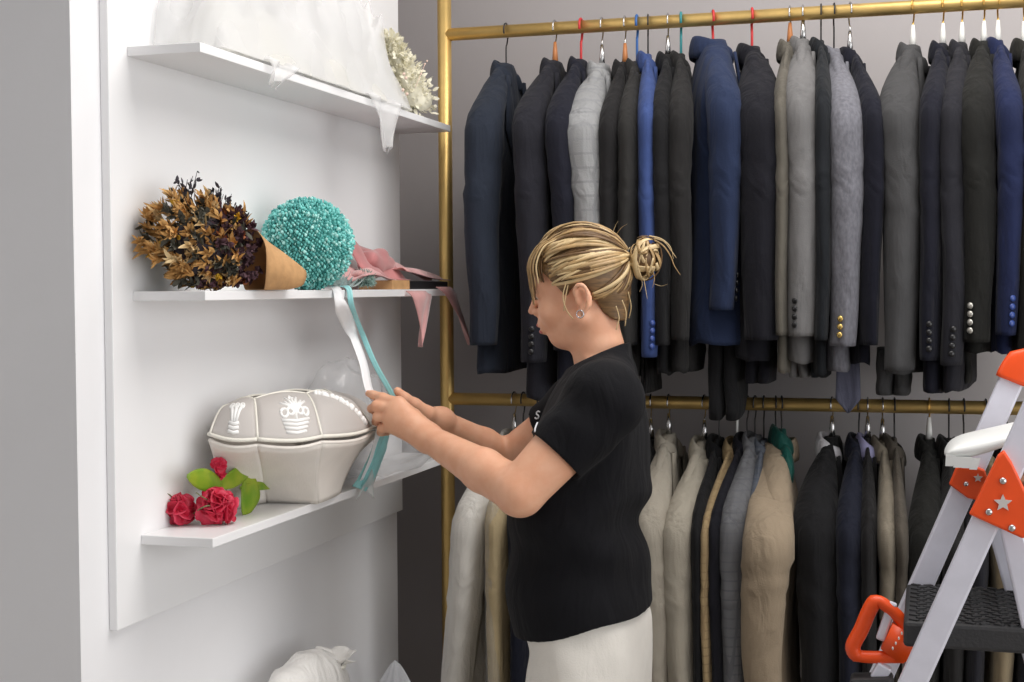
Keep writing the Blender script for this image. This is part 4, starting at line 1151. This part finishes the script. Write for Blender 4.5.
# red artificial flowers
red = mat('red_petals', (206, 22, 62), .5, var=.2, vscale=40, sss=.05, transl=.12); red_l = mat('rose_petals', (226, 62, 92), .5, transl=.12); grn = mat('green_leaf', (104, 150, 30), .45, rgb2=(150, 168, 44), vscale=25, transl=.1); stm = mat('stem_green', (116, 116, 80), .7); dred = mat('dark_red_bud', (150, 16, 44), .5)
def ground(px, py): return atZ(px, py, zL_)
c1, c2 = ground(180, 524), ground(218, 524)
t = thing('flower_spray', ground(215, 525), 'red artificial flower spray with green leaves lying at the near end of the lower shelf', 'flowers')
def blossom(c, R_, n, seed, name='blossom'):
    r_ = random.Random(seed); mb = MB()
    mb.ball(c, R_*.42, 10, 7, amp=.3, fs=90, seed=seed)
    for i in range(n):
        d = V((r_.uniform(-.3, 1), r_.uniform(-1, .6), r_.uniform(-.45, 1))).normalized()
        s = d.orthogonal().normalized(); s = Matrix.Rotation(r_.uniform(0, 6.3), 3, d) @ s; w_ = d.cross(s)
        L = R_*r_.uniform(.55, .8); cu = r_.uniform(.3, .9); mi = r_.choice([0, 0, 1])
        p0 = c+d*R_*r_.uniform(.15, .42)
        def fn(u, v, d=d, s=s, w_=w_, L=L, cu=cu, p0=p0):
            ww = L*.75*math.sin(PI*min(.97, .15+.7*u))
            x = (v-.5)*2
            return p0 + s*(x*ww) + d*(L*.35*u*u+.28*ww*x*x*cu) + w_*(L*(u-.35)) + d*(.06*L*sin(x*5+u*4))
        mb.sheet(fn, 5, 6, mi)
    mb.v = [(max(x, XW+.002), y, max(z, zL_+.0015)) for x, y, z in mb.v]
    mb.build(name, [red, red_l], t, org=t.location, solid=.0008)
b1 = c1+V((0, 0, .026)); b2 = c2+V((0, 0, .030))
b1 = atX(179, 510, c1.x); b2 = atX(217, 507, c2.x)
blossom(b1+V((0, -.004, 0)), .038, 34, 1); blossom(b2, .044, 42, 2)
x0 = c2.x-.02
blossom(atX(218, 466, x0+.004), .019, 12, 3); blossom(atX(221, 475, x0+.006), .015, 9, 4)
def leaf(P, w, nm='leaf', fold=.15, wv=None):
    q = crom(P, 6); mb = MB(); rg = []
    for i, p in enumerate(q):
        f = i/(len(q)-1); tt = (q[min(i+1, len(q)-1)]-q[max(i-1, 0)]).normalized(); v = V(wv) if wv else V((0, -.25, 1)) if abs(tt.z) < .8 else V((0, 1, 0))
        v = (v-tt*v.dot(tt)).normalized(); nn = tt.cross(v); ww = w*(sin(PI*min(.985, .06+.92*f))**.7)
        rg.append([p+v*ww*k+nn*(fold*ww*(1-abs(k)))*(-1) for k in (-1, -.66, -.33, 0, .33, .66, 1)])
    mb.loft(rg, False, False, closed=False)
    mb.v = [(max(x, XW+.002), y, max(z, zL_+.0015)) for x, y, z in mb.v]
    mb.build(nm, grn, t, org=t.location, solid=.0012)
xl = x0+.006
leaf([atX(223, 486, xl), atX(205, 480, xl+.004), atX(187, 476, xl)], .0185)
leaf([atX(219, 486, xl), atX(238, 476, xl+.012), atX(259, 461, xl+.014)], .0165)
leaf([atX(252, 476, xl+.014), atX(250, 496, xl+.020), atX(244, 517, xl+.016)], .026, wv=(.15, 1, .1))
leaf([atX(240, 488, xl+.012), atX(258, 486, xl+.016), atX(277, 487, xl+.018)], .0075)
mb = MB()
for P_ in ([ground(141, 531), ground(158, 521), b1], [ground(146, 533), ground(160, 526), b1], [atX(161, 492, c1.x-.01), atX(172, 498, c1.x-.005), b1], [atX(186, 520, c1.x), atX(204, 508, c2.x), b2], [atX(224, 484, xl-.01), atX(226, 494, xl), b2], [atX(196, 494, c2.x-.01), b2, b2+V((.005, 0, 0))]):
    mb.tube(crom([p+V((0, 0, .002)) for p in P_], 6), .0011, 6)
mb.build('stems', stm, t, org=t.location)
for px, py in ((258, 468), (264, 481)):
    mb = MB(); q = atX(px, py, xl+.012); mb.ball(q, (.0045, .0045, .0055), 10, 8); mb.tube([q, atX(px-7, py+6, xl+.010), atX(246, 490, xl+.008)], .0009, 5, mi=1)
    mb.build('bud', [dred, stm], t, org=t.location)

# clear bags behind the basket and at the far end of the shelf
bagm = mat('clear_bag', (250, 252, 255), .08, alpha=.26, spec=1.0, bump=.8, bscale=35, coat=.6)
def bag(c, r, seed, label, sq=(1, 1, 1)):
    rings = []; n = 34
    for i in range(23):
        a = min(max(PI*i/22, .03), PI-.03); ring = []
        for j in range(n):
            b = 2*PI*j/n
            d = V((sin(a)*cos(b), sin(a)*sin(b), cos(a)))
            k = 1+.22*nz(d, 2.2, seed)+.13*abs(nz(d, 5.5, seed+3))
            p = V(c)+V((d.x*r[0], d.y*r[1], d.z*r[2]))*k
            p.x = max(p.x, XW+.002); p.z = max(p.z, zL_+.0015)
            ring.append(p)
        rings.append(ring)
    o = MB().loft(rings[::-1]).build('plastic_bag', bagm, org=(c[0], c[1], zL_)); tag(o, label, 'bag', 'clear plastic bags on the lower shelf')
k1 = atX(338, 405, -1.16); bag((-1.15, k1.y+.03, zL_+.115), (.05, .18, .125), 2, 'crinkled clear plastic bag standing behind the ivory lace basket')
k2 = atX(398, 465, -1.08); bag((-1.105, min(k2.y, YE-.12), zL_+.045), (.075, .20, .05), 6, 'crinkled clear plastic bag lying at the far end of the lower shelf')

# ---- upper shelf: heaped tulle and an ivory bouquet
tulle = mat('white_tulle', (252, 252, 252), .9, alpha=.34, transl=.22); tulle_i = mat('ivory_tulle', (251, 250, 244), .9, alpha=.5, transl=.2)
t = thing('tulle_veil', (-1.12, atX(290, 60, -1.1).y, zU_), 'heap of sheer white tulle veil piled along the top shelf, ends hanging over', 'veil')
ya, yb = atX(176, 20, -1.15).y, atX(398, 60, -1.1).y
def heap(seed, h0, y0_, y1_, name, m, x0_=-1.192, x1_=-1.071):
    def fn(u, v):
        y = y0_+(y1_-y0_)*u+.03*nz((u*3, v*3, seed)); x = x0_+(x1_-x0_)*v+.012*nz((u*7, v*5, seed+4))
        env = (min(1, u*7)**.5*min(1, (1-u)*9)**.6)*(1-((v-.4)/.6)**2.4 if v > .4 else 1)
        z = zU_+.004+h0*max(0.0, env)*(.72+.45*nz((u*4, v*2.5, seed), 1.3)+.16*sin(u*31+v*6+seed)*(.5+.5*nz((u*5, v*4, seed+2)))+.10*nz((u*14, v*12, seed)))
        return V((max(x, XW+.004), y, max(z, zU_+.002)))
    MB().sheet(fn, 90, 34).build(name, m, t, org=t.location)
heap(1, .27, ya, yb, 'tulle_layer', tulle); heap(2, .22, ya+.02, yb+.01, 'tulle_layer', tulle); heap(3, .13, ya+.05, yb, 'tulle_layer', tulle_i); heap(5, .08, ya+.15, yb, 'tulle_layer', tulle_i); heap(8, .27, ya+.25, yb-.02, 'tulle_layer', tulle)
def drape(px0, px1, tipx, tipy, name, w0, y_top=None):
    a, b, c = atX(px0, 60, XS), atX(px1, 80, XS), atX(tipx, tipy, XS+.02)
    zed = zU_+.006
    def fn(u, v):
        y = (a.y+(b.y-a.y)*v)*(1-u)+(c.y+(v-.5)*w0)*u
        if u < .25: return V((XS-.06+.07*u/.25, y, zed+.012*sin(v*9)*(1-u)))
        f = (u-.25)/.75
        return V((XS+.010+.008*sin(v*8+f*3), y, zed-(zed-c.z)*f+(.012*sin(v*PI)-.012)*f))
    MB().sheet(fn, 24, 16).build(name, tulle, t, org=t.location, solid=.0008)
drape(262, 296, 281, 81, 'hanging_edge', .03); drape(358, 396, 393, 147, 'hanging_end', .03)
# ivory bouquet
iv = mat('ivory_petals', (242, 238, 218), .8, var=.06, vscale=60, transl=.2); peach = mat('peach_blossom', (234, 206, 190), .7)
ba_, bb2 = atX(388, 42, -1.12), atX(418, 100, -1.085)
t = thing('ivory_bouquet', (bb2.x, bb2.y, zU_), 'fluffy ivory dried bouquet leaning at the far end of the top shelf', 'bouquet')
mb = MB(); mp_ = MB(); top_ = atX(388, 38, -1.13); bot_ = V((-1.10, atX(415, 105, -1.1).y, zU_+.03))
for i in range(1100):
    f = rng.random(); c = top_.lerp(bot_, f); r = .014+.040*f**.7
    d = rv().normalized(); p = c+d*r*rng.uniform(.5, 1)
    if p.x < XW+.01 or p.z < zU_+.004: continue
    mb.blade(p, (d+rv(.6)+V((0, 0, .3))).normalized(), rng.uniform(.009, .017), rng.uniform(.003, .005), rng.uniform(-.4, .5), rv(), n=3)
mb.v = [(max(x, XW+.003), y, max(z, zU_+.0015)) for x, y, z in mb.v]
mb.build('ivory_petals', iv, t, org=t.location)
rg = []
for i in range(9):
    f = i/8; c = top_.lerp(bot_, f); r = .010+.030*f
    rg.append([V((max(XW+.004, c.x+r*cos(a)), c.y+r*sin(a), max(zU_+.0015, c.z+r*.5*sin(a*2)))) for a in [2*PI*j/14 for j in range(14)]])
MB().loft(rg).build('stem_bundle', iv, t, org=t.location)
mb = MB()
for px, py in ((404, 74), (406, 78), (403, 90), (407, 94)):
    mb.ball(atX(px, py, -1.062), .0035, 8, 6)
mb.build('peach_blossoms', peach, t, org=t.location)
q = [atX(415, 88, -1.07), atX(421, 74, -1.065), atX(425, 64, -1.065)]
mb = MB(); mb.tube(q, .0006, 5)
for p in (q[1], q[2], atX(427, 61, -1.065)): mb.ball(p, .0024, 8, 6)
mb.build('berry_twig', peach, t, org=t.location)

# ---- lowest shelf: white satin bags
sat = cloth('white_satin_cloth', (240, 238, 234), .5, var=.03)
def satin(pts, label, name, cat, org_, ruff=None):
    o = thing(name, org_, label, cat)
    return o
cB = atX(308, 670, -1.115)
t = thing('satin_pouch', (cB.x, cB.y, zB_), 'white satin drawstring pouch with a gathered frill on the lowest shelf', 'pouch')
top_z = atX(305, 658, -1.115).z
rings = []
ya_, yb_ = atX(277, 665, -1.115).y, atX(342, 665, -1.115).y
for i in range(17):
    f = i/16; y = ya_+(yb_-ya_)*f
    w_ = .052*(sin(PI*min(1, .10+.80*f))**.4); hh = (top_z-zB_)*(.86+.14*sin(PI*f*.9+.3))*(1 if f < .85 else 1-.8*(f-.85))
    ring = []
    for j in range(24):
        a = 2*PI*j/24
        ring.append((max(XW+.004, -1.125+w_*math.copysign(abs(cos(a))**.7, cos(a))*(1+.06*nz((cos(a)*2, sin(a)*2, f*5)))), y+.006*nz((cos(a), sin(a), f*3)), zB_+.0015+hh*(.5+.5*math.copysign(abs(sin(a))**.75, sin(a)))*(1+.04*nz((f*5, cos(a)*3, 0)))))
    rings.append(ring)
MB().loft(rings).build('pouch_body', sat, t, org=t.location)
fr0 = atX(331, 662, -1.10)
mb = MB()
for k in range(3):
    mb.sheet(lambda u, v, k=k: V((-1.105+.040*cos(u*PI*1.3+k)*(.35+.65*v)+.006*sin(u*26)*v, fr0.y+.034+.03*sin(u*PI*1.3+k)*(.3+.7*v)-.01+.008*k, fr0.z-.016+(.030-.007*k)*v+.004*sin(u*22+k)*v)), 40, 6)
mb.build('gathered_frill', sat, t, org=t.location, solid=.001)
MB().tube([V((-1.108+.022*cos(a), fr0.y+.030+.016*sin(a), fr0.z-.016)) for a in [2*PI*i/16 for i in range(17)]], .0035, 7).build('drawstring', cord, t, org=t.location)
MB().ball((-1.105, atX(345, 682, -1.10).y, zB_+.028), (.04, .05, .028), 18, 12, amp=.25, fs=40).build('loose_end', sat, t, org=t.location)
cT = atX(408, 680, -1.09)
mb = MB(); pk = atX(408, 661, -1.09)
def cone_(u, v):
    a = u*2*PI; r = .062*v**.7*(1+.25*sin(5*a+2)*v+.12*sin(9*a))
    return V((max(XW+.004, -1.12+r*cos(a)), pk.y+r*1.1*sin(a), max(zB_+.002, pk.z-(pk.z-zB_)*v)))
o = mb.sheet(cone_, 48, 12).build('tulle_wrap', mat('net_white', (236, 238, 242), .8, alpha=.75, transl=.3), org=(cT.x, cT.y, zB_))
tag(o, 'pointed white tulle wrap at the far end of the lowest shelf', 'tulle')

# ------------------------------------------------------------------ stepladder
YN, YF = 2.277, 2.60
alu = mat('painted_aluminium', (222, 222, 234), .35, metal=.15, var=.03, vscale=30); orange = mat('orange_plastic', (240, 82, 24), .4, var=.05, vscale=20); orange_d = mat('orange_plastic_deep', (214, 56, 14), .45); tread = mat('black_rubber', (46, 46, 48), .6, bump=.3, bscale=200); greyp = mat('star_grey', (206, 200, 196), .4)
Ln = lambda px, py: atY(px, py, YN); Lf = lambda px, py: atY(px, py, YF)
def barpts(mb, a, b, wx, wy, ext=0):
    a, b = V(a), V(b); d = (b-a).normalized(); s = V((0, 1, 0)); n = d.cross(s).normalized()
    rg = []
    for p in (a, b):
        rg.append([p+n*wx/2*x+s*wy/2*y for x, y in ((-1, -1), (1, -1), (1, 1), (-1, 1))])
    return mb.loft(rg)
def floorpt(a, b): f = (a.z-.0)/(a.z-b.z); return a+(b-a)*f
nA, nB = Ln(1031, 420), Ln(913, 682); fA, fB = Lf(1011, 381), Lf(922, 583)
# keep both stiles parallel: use the mean lean
nF = floorpt(nA, nB); fF = floorpt(fA, fB)
t = thing('stepladder', (nF.x+.25, (YN+YF)/2, 0), 'white aluminium stepladder with orange joints and black rubber steps', 'stepladder')
def bar(a, b, wx, wy, nm, m, lab=None): return barpts(MB(), a, b, wx, wy).build(nm, m, t, org=t.location, smooth=False, bevel=.004, label=lab)
up_n = (nA-nF).normalized(); up_f = (fA-fF).normalized()
nT = Ln(1042, 396); nT = nF+up_n*((fA.z+.02)/up_n.z); fT = fA+up_f*.012
wS = .041
ft = .022
bar(nF+up_n*ft, nT, wS, .024, 'front_stile', alu); bar(fF+up_f*ft, fT, wS, .024, 'front_stile', alu)
for p, u in ((nF, up_n), (fF, up_f)):
    barpts(MB(), p+V((0, 0, .0)), p+u*.05, wS+.008, .034).build('rubber_foot', tread, t, org=t.location, smooth=False, bevel=.003)
# rear legs from the orange joints down to the right
def rear(Y, px0, py0, px1, py1):
    a, b = atY(px0, py0, Y), atY(px1, py1, Y); e = floorpt(a, b); d = (e-a).normalized(); bar(a, e-d*.02, .034, .022, 'rear_leg', alu)
    barpts(MB(), e-d*.05, e, .042, .03).build('rubber_foot', tread, t, org=t.location, smooth=False, bevel=.003)
rear(YN+.03, 1001, 518, 1016, 596) if False else None
a, b = atY(1000, 512, YN+.028), atY(1030, 640, YN+.028)
rear(YN+.028, 1006, 505, 1036, 640); rear(YF-.028, 990, 498, 1015, 590)
# handrail cap on both stiles
for P_, u in ((nT, up_n), (fT, up_f)):
    rg = []; n_ = u.cross(V((0, 1, 0))).normalized()
    for i in range(9):
        f = i/8; ww = (.027+.004*f)*(1 if f < .75 else 1-.5*(f-.75)/.25); c = P_+u*(-.012+.062*f)+n_*(.016*f*f)*(1 if n_.x > 0 else -1)
        rg.append([c+n_*ww*math.copysign(abs(cos(q))**.5, cos(q))+V((0, 1, 0))*.019*math.copysign(abs(sin(q))**.5, sin(q))*(1-.3*f*f) for q in [2*PI*k/20 for k in range(20)]])
    MB().loft(rg).build('stile_cap', orange, t, org=t.location)
# steps
def step(z, x0, x1, nm='step'):
    y0_, y1_ = YN-.012, YF+.012
    MB().box(((x0+x1)/2, (YN+YF)/2, z-.020), (x1-x0, YF-YN-.026, .040)).build(nm, tread, t, org=t.location, smooth=False, bevel=.006)
    mb = MB()
    nx, ny = 13, 17
    for i in range(nx):
        for j in range(ny):
            cx_ = x0+.016+(x1-x0-.032)*(i+.5*(j % 2))/nx; cy_ = YN+.026+(YF-YN-.052)*j/(ny-1)
            mb.box((cx_, cy_, z+.0012), ((x1-x0)/nx*.62, .008, .0028), Matrix.Rotation(.5 if (i+j) % 2 else -.5, 3, 'Z'))
    mb.build('grip_ridges', tread, t, org=t.location, smooth=False)
zs1 = atY(922, 584, YF-.01).z
xs0 = atY(910, 584, YF-.01).x
step(zs1, xs0-.006, xs0+.30)
p2 = floorpt(nA, nB)
lx = lambda z: nF.x+up_n.x/up_n.z*z
step(zs1-.27, lx(zs1-.27)-.028, lx(zs1-.27)+.24); step(zs1-.54, lx(zs1-.54)-.028, lx(zs1-.54)+.24)
# top step platform (white tray lying on it is a thing of its own)
zp = atY(960, 468, YF).z
MB().box((lx(zp)+.135, (YN+YF)/2, zp-.014), (.24, YF-YN-.028, .028)).build('top_step', tread, t, org=t.location, smooth=False, bevel=.005)
MB().box((lx(zp)+.10, (YN+YF)/2+.02, zp+.006), (.20, .17, .010)).build('top_pad', mat('brown_pad', (122, 78, 52), .6), t, org=t.location, smooth=False, bevel=.003)
# orange joints
def joint(poly, Y, th, nm='joint', m=orange):
    f_ = [atY(x, y, Y) for x, y in poly]; c = sum(f_, V())/len(f_)
    rg = [[p+V((0, th*.5, 0)) for p in f_], [p+V((0, -th*.3, 0)) for p in f_], [c+(p-c)*.94+V((0, -th*.5, 0)) for p in f_]]
    return MB().loft(rg).build(nm, m, t, org=t.location, smooth=False, bevel=.003)
jp = [(969, 514), (975, 502), (998, 455), (1004, 450), (1012, 462), (1030, 500), (1036, 534), (1022, 538), (1000, 528)]
J = joint(jp, YN-.016, .016)
joint([(949, 484), (956, 467), (966, 462), (985, 470), (988, 480), (978, 500), (968, 498)], YF-.016, .016)
def star(px, py, r, Y):
    c = atY(px, py, Y); P_ = [c+V((cos(a)*rr, 0, sin(a)*rr)) for a, rr in [(PI/2+k*PI/5, r if k % 2 == 0 else r*.45) for k in range(10)]]
    MB().loft([[p+V((0, .002, 0)) for p in P_], [p+V((0, -.0015, 0)) for p in P_]]).build('star_emblem', greyp, t, org=t.location, smooth=False)
star(1003, 503, .0135, YN-.0255)
star(978, 478, .008, YF-.0255)
def rivet(px, py, Y, r=.0055):
    c = atY(px, py, Y); MB().ball(c, (r, .004, r), 14, 8).build('rivet', chrome, t, org=t.location)
for px, py in ((989, 512), (1003, 481), (1012, 528)): rivet(px, py, YN-.0255)
rivet(966, 484, YF-.0255, .0045)
rivet(994.5, 648, YN+.03, .006)
MB().box((atY(996, 641, YN+.035).x, YN+.04, atY(996, 641, YN+.035).z+.002), (.05, .02, .03)).build('step_bracket', tread, t, org=t.location, smooth=False, bevel=.006)
# orange carrying handle in front of the step
YH = (YN+YF)/2
HP = lambda x, y: atY(x, y, YH)
outer = [(875, 597), (902, 612), (910, 632), (914, 650), (903, 662), (866, 659), (849, 652), (852, 643)]
oc = [(875, 598), (898, 614), (893, 625), (872, 655), (864, 655), (851, 650)]
def strip(P_, w, nm, m=orange, dep=.03):
    q = [HP(*p) for p in P_]; mb = MB(); mb.tube(crom(q, 4), w, 10, flat=1.0); return mb.build(nm, m, t, org=t.location)
hd = MB()
hp_ = crom([HP(909, 636), HP(901, 620), HP(889, 608), HP(877, 601), HP(870, 609), HP(861, 630), HP(853, 646), HP(857, 655), HP(870, 657), HP(886, 657), HP(904, 657)], 4)
hd.tube(hp_, [.0105 if (i < 13 or i > 28) else .0128 for i in range(len(hp_))], 14)
rg = [[HP(x, y)+V((0, dy, 0)) for x, y in ((893, 622), (916, 636), (912, 660), (898, 660), (881, 647))] for dy in (.016, -.010, -.014)]
hd.loft(rg)
H_ = hd.build('carry_handle', orange, t, org=t.location, smooth=True)
for k in range(4):
    c = HP(893+3.0*k, 646-5*k); MB().ball(c+V((0, -.016, 0)), (.0016, .0016, .0030), 8, 6).build('handle_mark', white_pl, H_, org=t.location)
MB().tube(crom([HP(904, 648), HP(915, 645), HP(928, 640)], 3), .012, 10).build('handle_hinge', orange_d, t, org=t.location)
bar(HP(880, 640), HP(893, 602), .016, .012, 'handle_stay', alu); bar(HP(874, 668), HP(888, 676), .03, .02, 'lower_latch', alu)
MB().box(HP(872, 684), (.07, .05, .03), Matrix.Rotation(-.1, 3, 'Y')).build('lower_bracket', tread, t, org=t.location, smooth=False, bevel=.006)
# white plastic tray lying on the ladder top
tray = mat('tray_white', (226, 228, 226), .4)
YT = YF-.10; TP = lambda x, y, dy=0: atY(x, y, YT+dy)
t2 = thing('plastic_tray', TP(985, 458), 'white plastic tray with a toothed edge lying on top of the stepladder', 'tray')
rg = []
prof = [((943, 452), (948, 446), 0), ((945, 457), (958, 438), 1), ((960, 459), (976, 433), 1), ((985, 453), (1000, 428), 1), ((1020, 440), (1030, 421), 1), ((1048, 428), (1052, 415), 1)]
for (lo, hi, k) in prof:
    l0, h0_ = TP(*lo), TP(*hi)
    rg.append([l0+V((0, -.05, 0)), l0.lerp(h0_, .5)+V((0, -.062, 0)), h0_+V((0, -.04, 0)), h0_+V((0, .05, .004)), l0.lerp(h0_, .6)+V((0, .07, 0)), l0+V((0, .05, 0))])
MB().loft(rg).build('tray_body', tray, t2, org=t2.location, sub=2)
mb = MB()
for k in range(4):
    c = TP(951+8*k, 461+1.5*k-(k > 1)*1.0, -.052)
    rgk = [[c+V((x*.008, y*.006, .010)) for x, y in ((-1, -1), (1, -1), (1, 1), (-1, 1))], [c+V((x*.006-.003, y*.005, -.008)) for x, y in ((-1, -1), (1, -1), (1, 1), (-1, 1))]]
    mb.loft(rgk)
mb.build('toothed_edge', tray, t2, org=t2.location, smooth=False)
# ------------------------------------------------------------------ light
sc.view_settings.view_transform = 'Standard'; sc.view_settings.look = 'None'; sc.view_settings.gamma = 1
sc.view_settings.use_curve_mapping = False; sc.view_settings.exposure = -0.07
w = bpy.data.worlds.new('world'); sc.world = w; w.use_nodes = True
w.node_tree.nodes['Background'].inputs[0].default_value = (.9, .95, 1, 1); w.node_tree.nodes['Background'].inputs[1].default_value = .6
def area(n, loc, rot, sx, sy, e, c=(1, 1, 1)):
    l = bpy.data.lights.new(n, 'AREA'); l.shape = 'RECTANGLE'; l.size = sx; l.size_y = sy; l.energy = e; l.color = c
    o = bpy.data.objects.new(n, l); o.location = loc; o.rotation_euler = rot; col.objects.link(o)
area('window_daylight', (2.27, .55, 1.5), (0, PI/2, 0), 2.1, 4.4, 60, (1, .99, .98))
area('ceiling_lamp', (.15, 2.3, 2.88), (0, 0, 0), 1.6, 1.3, 36, (1, .965, .93))
